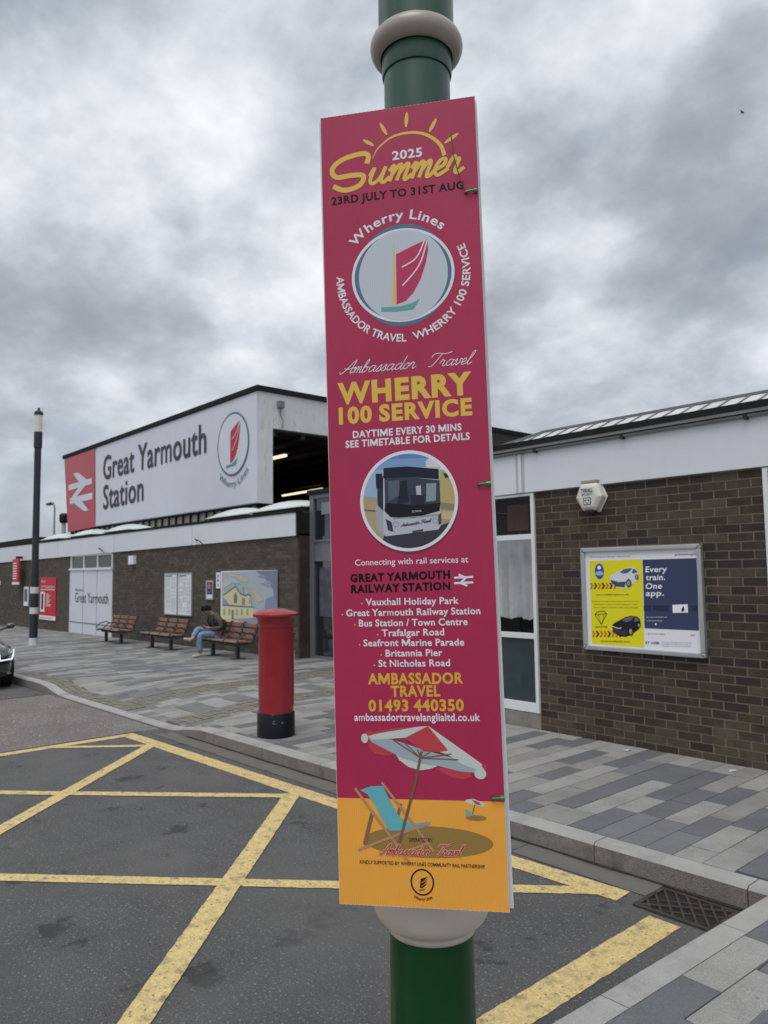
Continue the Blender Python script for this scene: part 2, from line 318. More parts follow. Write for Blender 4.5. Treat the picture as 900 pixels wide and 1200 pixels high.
# ------------------------------------------------------------------ glyphs and flat print
_tc = bpy.data.curves.new('lettering', 'FONT'); _to = bpy.data.objects.new('lettering', _tc); COL.objects.link(_to)
_tc.resolution_u = 3; _tc.fill_mode = 'FRONT'
_gl = {}
def _txt(s, off):
    _tc.body = s; _tc.offset = off; bpy.context.view_layer.update()
    return bpy.data.meshes.new_from_object(_to.evaluated_get(bpy.context.evaluated_depsgraph_get()))
_bar = None
CAP = 0.682
def glyph(c, off=0.0):
    global _bar
    k = (c, off)
    if k in _gl: return _gl[k]
    def wid(s):
        m = _txt(s, 0.0); xs = [v.co.x for v in m.vertices]; r = (min(xs), max(xs)); bpy.data.meshes.remove(m); return r
    if _bar is None: a = wid('||'); _bar = a[1]-a[0]
    a = wid('|'+c+'|'); adv = a[1]-a[0]-_bar
    if c == ' ': g = ([], [], 0.28)
    elif c == 'M':                                        # drawn by hand: clean diagonals at any weight
        W_ = .80+2*off; sw = .095+1.7*off; h_ = W_/2
        g = ([(.06, 0), (.06, CAP), (.06+sw*1.2, CAP), (.06+h_, .30+off), (.06+W_-sw*1.2, CAP), (.06+W_, CAP), (.06+W_, 0), (.06+W_-sw, 0), (.06+W_-sw, CAP-.05-sw*1.9), (.06+h_+.02+sw*.22, .04), (.06+h_-.02-sw*.22, .04), (.06+sw, CAP-.05-sw*1.9), (.06+sw, 0)],
             [tuple(range(13))[::-1]], W_+.12)
    else:
        m = _txt(c, off*(.35 if c in 'Mm' else .8 if c in 'WNw' else 1)); ky = CAP/(CAP+2*off); adv += 1.5*off; g = ([(v.co.x+.75*off, (v.co.y+off)*ky) for v in m.vertices], [tuple(p.vertices) for p in m.polygons], adv); bpy.data.meshes.remove(m)
    _gl[k] = g; return g
def text_width(s, off=0): return sum(glyph(c, off)[2] for c in s)

class Surf:
    """a real plane in the place: origin, unit right U, unit up V, outward N; print is laid on it in thin layers"""
    def __init__(s, O, U, V, lift):
        s.O = Vector(O); s.U = Vector(U).normalized(); s.V = Vector(V).normalized(); s.N = s.U.cross(s.V).normalized(); s.lift = lift
    def uv(s, x, y):                       # surveyed sight line -> position on this plane
        d = RT*((x-450)/F_PX) - UP*((y-600)/F_PX) + FW
        t = (s.O-EYE).dot(s.N)/d.dot(s.N); p = EYE+d*t-s.O
        return (p.dot(s.U), p.dot(s.V))
    def P(s, u, v, layer=0): return s.O+s.U*u+s.V*v+s.N*(s.lift*(layer+1))
    def crop(s, x0, y0, k): return lambda x, y: s.uv(x0+x/k, y0+y/k)
class Print:
    def __init__(s, surf): s.S = surf; s.mb = MB()
    def poly(s, pts, m, layer=0): s.mb.poly([s.S.P(u, v, layer) for u, v in pts], m)
    def ellipse(s, c, rx, ry, m, layer=0, n=56, hole=None, a0=0, a1=360, rot=0):
        def pt(a, q=1.0, x=rx, y=ry):
            X, Y = x*math.cos(a), y*math.sin(a); return (c[0]+X*math.cos(rot)-Y*math.sin(rot), c[1]+X*math.sin(rot)+Y*math.cos(rot))
        A = [R(a0+(a1-a0)*i/n) for i in range(n+1)]
        if hole is None: s.poly([pt(a) for a in (A[:-1] if a1-a0 >= 360 else A)], m, layer)
        else:
            for a, b in zip(A, A[1:]):
                s.poly([pt(a), pt(b), pt(b, x=hole[0], y=hole[1]), pt(a, x=hole[0], y=hole[1])], m, layer)
    def stroke(s, pts, w, m, layer=0, taper=None, closed=False, smooth=True):
        """round-brush line; the ribbon and its joints are one layer each so they never share a plane"""
        if smooth and len(pts) > 2:
            q = []
            for i in range(len(pts)-1):
                p0, p1, p2, p3 = pts[max(i-1, 0)], pts[i], pts[i+1], pts[min(i+2, len(pts)-1)]
                for k in range(5):
                    t = k/5; q.append(tuple(0.5*((2*p1[d])+(-p0[d]+p2[d])*t+(2*p0[d]-5*p1[d]+4*p2[d]-p3[d])*t*t+(-p0[d]+3*p1[d]-3*p2[d]+p3[d])*t**3) for d in (0, 1)))
            q.append(pts[-1]); pts = q
        n = len(pts); Lr = []
        for i, p in enumerate(pts):
            a = pts[max(i-1, 0)]; b = pts[min(i+1, n-1)]
            dx, dy = b[0]-a[0], b[1]-a[1]; h = math.hypot(dx, dy) or 1
            ww = w/2*(taper(i/(n-1)) if taper else 1)
            Lr.append(((p[0]-dy/h*ww, p[1]+dx/h*ww), (p[0]+dy/h*ww, p[1]-dx/h*ww)))
        vs = []
        for i in range(n):
            lz_ = layer+0.8*i/(n-1); vs += [s.S.P(*Lr[i][0], lz_), s.S.P(*Lr[i][1], lz_)]
        s.mb.mesh(vs, [(2*i, 2*i+1, 2*i+3, 2*i+2) for i in range(n-1)], m)
    def text(s, t, a, b, cap, m, layer=0, off=0.0, shear=0.0, spread=False):
        """a, b: ends of the baseline; cap: cap height"""
        dx, dy = b[0]-a[0], b[1]-a[1]; h = math.hypot(dx, dy); ux, uy = dx/h, dy/h
        g0 = glyph(t[0], off); W = text_width(t, off); 
        lo = min([v[0] for v in g0[0]] or [0]); ge = glyph(t[-1], off); hi = W-ge[2]+max([v[0] for v in ge[0]] or [ge[2]])
        sx = h/(hi-lo); sy = cap/CAP; x = -lo
        for c in t:
            vs, fs, adv = glyph(c, off)
            if vs:
                P_ = [((x+vx)*sx+vy*sy*shear, vy*sy) for vx, vy in vs]
                s.mb.mesh([s.S.P(a[0]+ux*p-uy*q, a[1]+uy*p+ux*q, layer) for p, q in P_], fs, m)
            x += adv
    def arc_text(s, t, c, r, a0, a1, cap, m, layer=0, off=0.0, inside=False, ry=None):
        """letters on a circle; inside=True: tops point to the centre, read counter-clockwise"""
        W = text_width(t, off); A = abs(R(a1-a0)); sy = cap/CAP; sx = A*r/W; x = 0; sg = 1 if inside else -1
        ry = ry or r
        for ch in t:
            vs, fs, adv = glyph(ch, off)
            am = R(a0)+sg*(x+adv/2)*sx/r
            px, py = c[0]+r*math.cos(am), c[1]+ry*math.sin(am)
            tx, ty = -math.sin(am)*sg, math.cos(am)*sg          # reading direction
            nx, ny = (math.cos(am), math.sin(am)); 
            if inside: nx, ny = -nx, -ny
            if vs:
                s.mb.mesh([s.S.P(px+tx*(vx-adv/2)*sx+nx*vy*sy, py+ty*(vx-adv/2)*sx+ny*vy*sy, layer) for vx, vy in vs], fs, m)
            x += adv
    def build(s, name, parent): return s.mb.build(name, parent)
SCR = {
 'a': ([[(.75,.85),(.42,1),(.1,.6),(.2,.05),(.55,.2),(.78,.95)],[(.78,.95),(.70,.25),(.85,0),(1.1,.3)]],1.0),
 'b': ([[(0,.3),(.3,1.5),(.3,2.05),(.12,1.7),(.08,.3),(.28,0),(.55,.4),(.45,.9),(.15,.75)],[(.48,.85),(.8,.75)]],.75),
 'd': ([[(.75,.85),(.42,1),(.1,.6),(.2,.05),(.55,.2),(.78,.95)],[(.88,2.1),(.78,.9),(.72,.2),(.88,0),(1.1,.3)]],1.0),
 'e': ([[(0,.3),(.42,.6),(.42,.98),(.18,.9),(.08,.35),(.3,0),(.72,.35)]],.64),
 'l': ([[(0,.3),(.38,1.5),(.38,2.1),(.2,1.9),(.14,.35),(.3,0),(.62,.35)]],.5),
 'm': ([[(-.05,.65),(.12,1),(.14,0)],[(.14,.4),(.36,.98),(.48,.85),(.47,0)],[(.47,.4),(.7,.98),(.82,.85),(.8,.15),(.9,0),(1.12,.3)]],1.05),
 'o': ([[(.42,1),(.1,.6),(.2,.05),(.5,.1),(.62,.6),(.42,1),(.55,.85),(.8,.85)]],.76),
 'r': ([[(0,.4),(.15,1.08),(.28,.88),(.45,.86),(.42,.2),(.55,0),(.8,.3)]],.70),
 's': ([[(0,.2),(.4,1.05),(.45,.6),(.48,.15),(.22,-.02),(.05,.12)],[(.3,0),(.68,.3)]],.6),
 'u': ([[(0,.5),(.12,1),(.1,.25),(.28,0),(.55,.3),(.66,1)],[(.66,1),(.64,.2),(.8,0),(1.02,.3)]],.96),
 'v': ([[(-.05,.6),(.12,1),(.18,.3),(.3,0),(.55,.5),(.52,1),(.8,.8)]],.72),
 'A': ([[(-.3,.35),(-.1,0),(.35,.6),(1.1,2.15),(1.02,.6),(1.05,.05),(1.4,.3)],[(.05,.85),(.7,.75),(1.45,1.0)]],1.35),
 'T': ([[(-.1,1.5),(.05,2.0),(.7,2.05),(1.4,1.95),(2.0,2.25)],[(.95,2.05),(.7,1.0),(.4,.1),(0,.1)]],1.2),
 'S': ([[(1.35,1.75),(1.35,2.25),(.85,2.3),(.35,1.8),(.55,1.35),(1.05,.95),(.9,.3),(.3,0),(-.25,.2),(-.3,.6)]],1.35),
 ' ': ([],.55)}
def script(pr, t, a, b, xh, w, m, layer=0, shear=0.4, taper=None):
    W = sum(SCR[c][1] for c in t); dx, dy = b[0]-a[0], b[1]-a[1]; h = math.hypot(dx, dy); ux, uy = dx/h, dy/h; sx = h/W; x = 0
    for i, c in enumerate(t):
        for st in SCR[c][0]:
            q = []
            for vx, vy in st:
                p, r_ = (x+vx)*sx+vy*xh*shear, vy*xh; q.append((a[0]+ux*p-uy*r_, a[1]+uy*p+ux*r_))
            pr.stroke(q, w, m, layer+1.0*(i % 2), taper=taper)
        x += SCR[c][1]

# ================================================================== THE SETTING
def S(x):                                   # the ground falls very gently to the far left
    return -0.009*min(max(-12-x, 0), 24)
def sm(t): t = min(max(t, 0), 1); return t*t*(3-2*t)
def KY(x): return 3.87+(max(x, -14)+6.5)*0.0185        # far kerb, road-side face
def KX(y): return -1.745+(y-2.27)*0.05                  # near kerb, road-side face
def drop(x): return sm((x+12.3)/1.0)*sm((-7.3-x)/0.8)    # dropped kerb between these
def PH(x, y):                                # pavement height
    return 0.12+S(x)-0.095*drop(x)*sm((5.4-y)/1.5)

def sheet(name, xs, ys, zf, m, thick=None, **tg):
    q = MB(); q.grid([(x, y if not callable(y) else y(x), zf(x, y if not callable(y) else y(x))) for x in xs for y in ys], len(xs), len(ys), m)
    return q.build(name, **tg)
def frange(a, b, n): return [a+(b-a)*i/n for i in range(n+1)]
g_ = MB(); xs = [-900, -300, -120, -60, -36, -24, -12, 0, 30, 120, 400, 900]; ys = [-900, -300, -100, -30, 0, 3.6, 30, 100, 300, 900]
g_.grid([(x, y, -0.05+S(x)-(0.0 if x > -40 else 0.0)) for x in xs for y in ys], len(xs), len(ys), M_ground)
g_.build('ground', kind='structure')
q = MB(); xs = frange(-8.22, 40, 30); q.grid([(x, y, 0.0) for x in xs for y in (-40, 0, 3, KY(x)-0.02)], len(xs), 4, M_asphalt)
q.build('road', kind='structure')
# older, paler tarmac beyond the sealed joint; darker parking lane beyond that
q = MB(); xs = frange(-11.78, -8.22, 8); q.grid([(x+(-0.04 if False else 0), y, 0.0+S(x)) for x in xs for y in (-40, 0, 3, KY(x)-0.02)], len(xs), 4, M_oldasphalt)
q.build('road', kind='structure')
q = MB(); xs = frange(-60, -11.78, 24); q.grid([(x, y, S(x)-0.004) for x in xs for y in (-40, 0, 3, KY(x)-0.02)], len(xs), 4, M_asphalt)
q.build('road', kind='structure')
M_seal = mat('joint_seal', (0.035, 0.035, 0.036), 0.7)
q = MB(); q.poly([(-8.24, -40, .003), (-8.20, -40, .003), (-8.20, 3.6, .003), (-8.24, 3.6, .003)], M_seal)
q.poly([(-11.80, -40, .003), (-11.755, -40, .003), (-11.755, 3.7, .003), (-11.80, 3.7, .003)], M_seal); q.build('road_joint', kind='structure')

# ---- yellow box marking: worn thermoplastic, each stripe its own piece
def jit(p, s=0.0035, f=11.0):
    v = mnoise.noise_vector(Vector((p[0]*f, p[1]*f, 0.3))); w2 = mnoise.noise_vector(Vector((p[0]*60, p[1]*60, 1.7)))
    return (p[0]+v.x*s+w2.x*s*1.2, p[1]+v.y*s+w2.y*s*1.2)
def stripe(a, b, w, k):
    a, b = Vector(a), Vector(b); d = b-a; n = max(2, int(d.length/0.018)); d.normalize(); r = Vector((-d.y, d.x))*w/2; q = MB()
    vs = []
    z0 = 0.0026+0.0006*k
    for i in range(n+1):
        p = a+(b-a)*i/n
        for s_ in (-1, 1): x, y = jit(p+r*s_); vs.append((x, y, z0))
    q.mesh(vs, [(2*i, 2*i+1, 2*i+3, 2*i+2) for i in range(n)], M_yellow)
    return q.build('road_marking', kind='structure')
ytop = 3.585
stripe((-8.13, -14), (-8.13, 3.50), 0.13, 0)
stripe((-8.06, 3.43), (-3.2, 3.60), 0.155, 1); stripe((-3.25, 3.60), (-2.28, 3.66), 0.15, 2)
stripe((-1.99, 3.555), (-1.99, -14), 0.165, 0)
SP = 2.46
def hatchA(x0, k):          # runs (+,+)
    a = (x0-5.2, 3.5-5.2*0.965)
    return a
for i, (a, b) in enumerate([((-8.12, 2.60), (-7.45, 3.38)),
                            ((-8.13, 0.42), (-5.03, 3.40)), ((-8.13, -1.84), (-2.36, 3.675)),
                            ((-8.13, -4.3), (-2.0, 1.55)), ((-8.13, -6.7), (-2.0, -0.8))]):
    stripe(a, b, 0.10 if i else 0.085, 3+i % 2)
for i, (a, b) in enumerate([((-7.52, 3.44), (-2.0, -2.50)), ((-5.05, 3.46), (-2.03, 0.33)), ((-8.13, 1.75), (-2.0, -4.9)), ((-8.13, -0.6), (-2.0, -7.3))]):
    stripe(a, b, 0.13 if i == 1 else 0.12, 5+i % 2)

# ---- kerbs: stone by stone
def kerb_stone(parent, x0, x1, n=3):
    q = MB(); xs = frange(x0+0.003, x1-0.003, n)
    def top(x): return 0.121+S(x)-0.098*drop(x)
    vs = []
    for x in xs:
        y0 = KY(x); y1 = y0+0.14; t = top(x)
        vs += [(x, y0, -0.06+S(x)), (x, y0+0.004, t-0.016), (x, y0+0.018, t), (x, y1, t), (x, y1, -0.06+S(x))]
    b = len(q.v)
    for i in range(n):
        for j in range(4):
            q.mesh([vs[i*5+j], vs[i*5+j+1], vs[(i+1)*5+j+1], vs[(i+1)*5+j]], [(0, 1, 2, 3)], M_kerbface if j == 0 else M_kerb)
    q.mesh(vs[:5], [(0, 1, 2, 3, 4)], M_kerbface); q.mesh(vs[-5:], [(4, 3, 2, 1, 0)], M_kerbface)
    return q.build('kerb_stone', parent)
kerb = thing('kerb', None, None); tag(kerb, kind='structure')
x = -1.76+0.88*0
while x > -30: kerb_stone(kerb, x-0.88, x); x -= 0.88
for i in range(6): kerb_stone(kerb, -1.76+.88*i, -.88+.88*i)
kerb2 = thing('kerb', None, None); tag(kerb2, kind='structure')
yy = [3.955, 3.47, 2.57, 1.69, 0.8, -0.1, -1.0, -1.9, -2.8]
for ya, yb in zip(yy[1:], yy[:-1]):
    q = MB(); ya += 0.003; yb -= 0.003
    vs = []
    for y_ in (ya, yb):
        x0 = KX(y_); vs += [(x0, y_, -0.06), (x0+.004, y_, 0.107), (x0+.018, y_, 0.122), (x0+.135, y_, 0.122), (x0+.135, y_, -0.06)]
    for j in range(4): q.mesh([vs[j], vs[j+1], vs[5+j+1], vs[5+j]], [(0, 1, 2, 3)], M_kerbface if j == 0 else M_kerb)
    q.mesh(vs[:5], [(4, 3, 2, 1, 0)], M_kerb); q.mesh(vs[5:], [(0, 1, 2, 3, 4)], M_kerb)
    q.build('kerb_stone', kerb2)
# gutter channel blocks
gut = thing('gutter', None, None); tag(gut, kind='structure')
x = -2.2
while x > -7.9:
    x1 = max(x-0.9, -7.95); q = MB()
    vs = [(xx, yy_, z) for xx in (x1+.004, x-.004) for yy_, z in ((KY(xx)-.205, .0045), (KY(xx)-.10, .0015), (KY(xx)-.003, .004))]
    q.grid(vs, 2, 3, M_gutter); q.build('channel_block', gut); x = x1-0.0
    if x <= -7.9: break

q = MB(); xs = frange(-7.6, -1.75, 40); q.grid([(x, KY(x)+d, .0062+(.003 if d > -.01 else 0)) for x in xs for d in (-.022-.006*math.sin(x*9), -.001)], len(xs), 2, mat('kerb_grime', (.022, .021, .019), .95, var=.3, vscale=20)); q.build('silt', gut, kind='stuff')
# ---- paving: bedding sheet + every slab
q = MB(); xs = frange(-60, -12.3, 16)+frange(-12.2, -7.0, 26)+[-5, -3.4, -1.6]; ys2 = [0.14, .4, .7, 1.0, 1.3, 1.6, 2.2, 4, 7]
q.grid([(x, KY(x)+d-.002, PH(x, KY(x)+d)-0.008) for x in xs for d in ys2], len(xs), len(ys2), M_joint); pav = q.build('pavement', kind='structure')
q = MB(); ys3 = [-6, 0, 2, 3.9, 6.3]; q.grid([(x, y, 0.112) for x in (KX(0)+.13, 6) for y in ys3], 2, len(ys3), M_joint)
pav2 = q.build('pavement', kind='structure')
# first column of vertices follows the near kerb
for i, y in enumerate(ys3): pav2.data.vertices[i].co.x = (KX(y)+.134) if y < 3.96 else -1.6
pav2.data.update()
def proj(p):
    v = Vector(p)-EYE; w = v.dot(FW)
    return (450+F_PX*v.dot(RT)/w, 600-F_PX*v.dot(UP)/w, w) if w > 0.1 else (-9999, -9999, w)
def insight(p, mrg=30):
    x, y, w = proj(p); return w > 0 and -mrg < x < 900+mrg and -mrg < y < 1200+mrg
DARK = [(-2.40, -2.23, 4.0, 4.89), (-2.57, -2.40, 4.0, 4.63), (-2.57, -2.40, 5.19, 5.69), (-2.75, -2.57, 4.1, 5.44), (-2.92, -2.75, 4.0, 4.62),
        (-2.92, -2.75, 5.45, 5.97), (-3.09, -2.92, 5.42, 5.97), (-3.26, -3.09, 5.4, 5.95), (-3.80, -3.62, 4.93, 5.43), (-3.98, -3.80, 5.16, 5.68), (-3.64, -3.45, 4.05, 4.57), (-3.5, -3.3, 5.5, 6.1)]
rows = []                                    # (x0,x1,y0,y1,mat)
PW = 0.172
def slab_mat(xc, yc, near):
    if near:
        for a in DARK:
            if a[0]-.03 < xc < a[1]+.03 and a[2] < yc < a[3]: return random.choice((1, 1, 3))
        return 1 if random.random() < .13 else random.choice((0, 0, 0, 2))
    r = random.random()
    return 1 if r < .22 else 3 if r < .46 else 2 if r < .7 else 0
k = int((-1.62+2.23)/PW)+1
x1 = -2.23+k*PW
rows_far = []
rr = random.Random(3)
while x1 > -30:
    x0 = x1-PW; xc = (x0+x1)/2; ystart = KY(xc)+0.143; yend = 6.30 if xc > -7.0 else 8.60 if xc > -12 else 8.30
    if xc > -5.0:
        y = {0: 4.11, 1: 4.11, 2: 4.12, 3: 4.10, 4: 4.10}.get(0, 4.1)
    setts = (-10.1 < xc < -9.6) or (-8.5 < xc < -8.0)
    small = -9.6 <= xc <= -8.5
    if setts and x1 > -11: x1 = x0; continue
    y = ystart-rr.random()*0.45
    if -2.41 < xc < -2.22: brk = [4.0, 4.89-.4, 4.89, 5.45, 5.97, 6.4]
    elif -2.58 < xc < -2.40: brk = [4.0, 4.635, 5.185, 5.69, 6.4]
    elif -2.75 < xc < -2.57: brk = [4.0, 4.64, 5.04, 5.44, 5.96, 6.4]
    elif -2.92 < xc < -2.75: brk = [4.0, 4.62, 5.0, 5.45, 5.97, 6.4]
    elif -3.26 < xc < -2.92: brk = [4.0, 4.4, 4.95, 5.42, 5.96, 6.4]
    else:
        brk = [y]
        ll = 0.30 if small else 0.51
        while brk[-1] < yend: brk.append(brk[-1]+ll*(1 if small else rr.choice((1, 1, 1.15, .85))))
    band = -14.0 < xc < -9.5                 # sett strip along the kerb here
    for i, (a, b) in enumerate(zip(brk, brk[1:])):
        a2, b2 = max(a, ystart+(0.26 if band else 0)), min(b, yend)
        if b2-a2 < .04: continue
        mi_ = slab_mat(xc, (a+b)/2, xc > -5.4)
        if small: mi_ = (0, 3)[(i+int(xc/PW)) % 2] if rr.random() < .8 else 2
        rows_far.append((x0, x1, a2, b2, mi_))
    x1 = x0
# near pavement
nearS = []
NR = [([1.35, 1.87, 2.41, 2.92, 3.43, 3.95], [1, 0, 1, 0, 1]), ([1.1, 1.6, 2.12, 2.65, 3.18, 3.70, 4.0], [0, 1, 1, 0, 1, 0]),
      ([1.3, 1.8, 2.4, 2.92, 3.42, 3.98], [0, 0, 1, 0, 3])]
for ri in range(46):
    x0o = 0.137+0.163*ri
    br, cs = NR[ri] if ri < 3 else ([1+.51*i+rr.random()*.3 for i in range(7)], [rr.choice((0, 0, 1, 3)) for _ in range(6)])
    br = [br[0]-.51*i for i in range(10, 0, -1)]+br; cs = [rr.choice((0, 1, 3)) for _ in range(10)]+cs
    for (a, b), c in zip(zip(br, br[1:]), cs): nearS.append((x0o, a, min(b, 3.98), c))
    y = 4.12-rr.random()*.4
    while y < 6.3:
        if min(y+.51, 6.3)-max(y, 4.12) > .04: nearS.append((x0o, max(y, 4.12), min(y+.51, 6.3), rr.choice((0, 0, 2, 1, 3))))
        y += .51
cands = []
for s_ in rows_far:
    c = Vector(((s_[0]+s_[1])/2, (s_[2]+s_[3])/2, .12))
    cands.append(((c-EYE).length if insight(c) else 1e3+(c-EYE).length, 0, s_))
for s_ in nearS:
    c = Vector((KX((s_[1]+s_[2])/2)+s_[0]+.08, (s_[1]+s_[2])/2, .12))
    if s_[2]-s_[1] < .04: continue
    cands.append(((c-EYE).length if insight(c) else 1e3+(c-EYE).length, 1, s_))
cands.sort(key=lambda t: (t[0], t[1]))
slab_me = []
for m in M_slabs:
    q = MB(); q.box(-.5, .5, -.5, .5, -1, 0, m); me = bpy.data.meshes.new('paving_slab'); me.from_pydata(q.v, [], q.f); me.materials.append(m); slab_me.append(me)
stuff_far, stuff_near = MB(), MB()
gp = 0.0028
def slab_geo(q, pts, m, th=.04):
    vs = [Vector(p) for p in pts]+[Vector(p)-Vector((0, 0, th)) for p in pts]
    q.mesh(vs, [(0, 1, 2, 3), (0, 4, 5, 1), (1, 5, 6, 2), (2, 6, 7, 3), (3, 7, 4, 0)], m)
nslab = [0, 0]
for i, (d, near, s_) in enumerate(cands):
    dz = rr.uniform(-.0015, .0015)
    if near:
        x0o, a, b, c = s_; xa = KX((a+b)/2)+x0o; x0, x1 = xa+gp, xa+.163-gp; a += gp; b -= gp
        if i < 300:
            o = link_mesh('paving_slab', slab_me[c], pav2); o.location = ((x0+x1)/2, (a+b)/2, .122+dz); o.scale = (x1-x0, b-a, .04); o.rotation_euler = (0, 0, -0.05)
        else: slab_geo(stuff_near, [(x0+(a-b)*0, a, .122+dz), (x1, a, .122+dz), (x1, b, .122+dz), (x0, b, .122+dz)], M_slabs[c])
    else:
        x0, x1, a, b, c = s_; x0 += gp; x1 -= gp; a += gp; b -= gp
        if i < 300:
            o = link_mesh('paving_slab', slab_me[c], pav); xc, yc = (x0+x1)/2, (a+b)/2; o.location = (xc, yc, PH(xc, yc)+dz+.001); o.scale = (x1-x0, b-a, .04)
            if drop(xc) > 0: o.rotation_euler = (math.atan((PH(xc, b)-PH(xc, a))/(b-a)), 0, 0)
        else: slab_geo(stuff_far, [(xx, y_, PH(xx, y_)+dz+.001) for xx, y_ in ((x0, a), (x1, a), (x1, b), (x0, b))], M_slabs[c])
stuff_far.build('paving_slab', pav, kind='stuff'); stuff_near.build('paving_slab', pav2, kind='stuff')
# setts
q = MB(); rs = random.Random(5)
def sett(x0, x1, y0, y1):
    dz = rs.uniform(-.002, .004); g = .006
    c = [(x0+g, y0+g), (x1-g, y0+g), (x1-g, y1-g), (x0+g, y1-g)]
    slab_geo(q, [(a, b, PH(a, b)+.003+dz) for a, b in c], M_sett, .03)
x = -14.0
while x < -9.6:
    for j in range(3): sett(x, x+.10, KY(x)+.145+j*.087, KY(x)+.145+(j+1)*.087)
    x += .10
for xa, xb in ((-10.11, -9.60), (-8.52, -8.00)):
    y = 4.02
    while y < 8.25:
        n_ = int((xb-xa)/.1+.5)
        for j in range(n_):
            w_ = (xb-xa)/n_; sett(xa+j*w_, xa+(j+1)*w_, y, y+.1)
        y += .1
q.build('sett', pav, kind='stuff')
# a few flattened scraps on the slabs
def litter(x, y, lab, s=.09):
    q = MB(); n = 9; r_ = random.Random(int(x*100)); pts = []
    for i in range(n): t = 2*math.pi*i/n; rr_ = s*r_.uniform(.45, 1); pts.append((x+rr_*math.cos(t)*.6, y+rr_*math.sin(t), .1245+r_.uniform(0, .006)))
    c = (x, y, .134); vs = pts+[c]; q.mesh(vs, [(i, (i+1) % n, n) for i in range(n)], mat('scrap_plastic', (.62, .65, .66), .3, coat=.5, var=.3, vscale=60)); q.build('litter', label=lab, cat='litter')
litter(-2.78, 6.10, 'crumpled clear plastic scrap on the paving under the poster wall, nearest the right edge', .07)
litter(-3.72, 6.12, 'pale plastic scrap on the paving by the foot of the brick wall, below the poster', .06)

# ---- drain grate
dg = thing('drain_grate', 'rusty cast iron road drain grate in the corner where two kerbs meet', 'drain', (0, 0, 0))
X0, X1, Y0, Y1 = -2.19, -1.775, 3.60, 3.905
boxo('pit', (X0, X1, Y0, Y1, -.30, -.29), M_black, dg)
q = MB(); 
for b_ in ((X0, X1, Y0, Y0+.022), (X0, X1, Y1-.022, Y1), (X0, X0+.022, Y0+.0221, Y1-.0221), (X1-.022, X1, Y0+.0221, Y1-.0221)): q.box(*b_, .001, .012, M_iron)
q.build('frame', dg)
q = MB(); q.poly([(X0+.01, Y0+.01, .0035), (X1-.01, Y0+.01, .0035), (X1-.01, Y1-.01, .0035), (X0+.01, Y1-.01, .0035)], M_black); q.build('shaft', dg)  # flat black sheet just above the road, painted darkness for the hole below the bars
A_, B_ = (X0+.02, Y0+.02), (X1-.02, Y1-.02)
q = MB(); q.bar((A_[0], A_[1], .0085), (B_[0], B_[1], .0085), .018, .009, M_iron); q.build('cross_bar', dg)
nb = 9; dgx, dgy = B_[0]-A_[0], B_[1]-A_[1]; dl_ = math.hypot(dgx, dgy); nx_, ny_ = dgy/dl_, -dgx/dl_
for side in (1, -1):
    for i in range(1, nb):
        t = i/nb; p = (A_[0]+dgx*t, A_[1]+dgy*t); vx, vy = nx_*side, ny_*side
        tx = ((B_[0] if vx > 0 else A_[0])-p[0])/vx; ty_ = ((B_[1] if vy > 0 else A_[1])-p[1])/vy; tt = min(tx, ty_)
        if tt < .03: continue
        q = MB(); q.bar((p[0]+vx*.008, p[1]+vy*.008, .0075), (p[0]+vx*tt, p[1]+vy*tt, .0075), .012, .009, M_iron); q.build('bar', dg)
e1_ = [(A_[0]+dgx*.5-nx_*.0, A_[1]+dgy*.5)]
for sd_ in (1, -1):
    o1 = (A_[0]+dgx*.14+nx_*sd_*.075, A_[1]+dgy*.14+ny_*sd_*.075); o2 = (A_[0]+dgx*.86+nx_*sd_*.075, A_[1]+dgy*.86+ny_*sd_*.075)
    cl_ = lambda p_: (min(max(p_[0], A_[0]), B_[0]), min(max(p_[1], A_[1]), B_[1]))
    o1, o2 = cl_(o1), cl_(o2); q = MB(); q.bar((*o1, .0058), (*o2, .0058), .010, .006, M_iron); q.build('bar', dg)

# ================================================================== RIGHT-HAND BUILDING
YR = 6.32
annex = thing('brick_building', 'single storey dark brick station building on the right with white fascia and metal roof', 'building', (-3.6, YR, .12))
def child(name, q, parent=annex, **k):
    o = q.build(name, parent, **k)
    if parent is annex: o.matrix_parent_inverse = Matrix.Translation(-Vector(annex.location))
    return o
q = MB(); 
q.box(-4.80, -2.52, YR+.0045, YR+.30, -.1, 2.545, M_mortar)
q.box(-1.30, 3.0, YR+.007, YR+.30, -.1, 2.545, M_mortar)
q.box(-7.2, -6.6, YR+.007, YR+.30, -.1, 2.545, M_mortar)
q.box(-7.2, -6.9, YR+.30, 14, -.1, 2.545, M_bricks[0])
wall = child('wall', q)
bl, bh, jn = 0.208, 0.0735, 0.0132
br_me = []
for m in M_bricks:
    g = MB(); g.box(-.5, .5, 0, .06, -.5, .5, m); me = bpy.data.meshes.new('brick'); me.from_pydata(g.v, [], g.f); me.materials.append(m); br_me.append(me)
bricks = []
rb = random.Random(11)
for (xa, xb) in ((-4.80, -2.52), (-7.2, -6.6), (-1.30, 0.6)):
    for c in range(33):
        z0 = .105+c*bh; x = xa-(bl/2 if c % 2 else 0)
        if c == 32: pass
        while x < xb-.02:
            a, b = max(x, xa), min(x+bl, xb); x += bl
            if b-a < .03: continue
            mi_ = rb.choices((0, 1, 2, 3), (5, 4, 3, 1.1))[0]
            if c < 3 and rb.random() < .3: mi_ = 3
            bricks.append((a, b, z0, mi_))
bricks.sort(key=lambda t: (0 if insight(((t[0]+t[1])/2, YR, t[2])) else 1, -(t[0])))
bs = MB(); nobj = 0
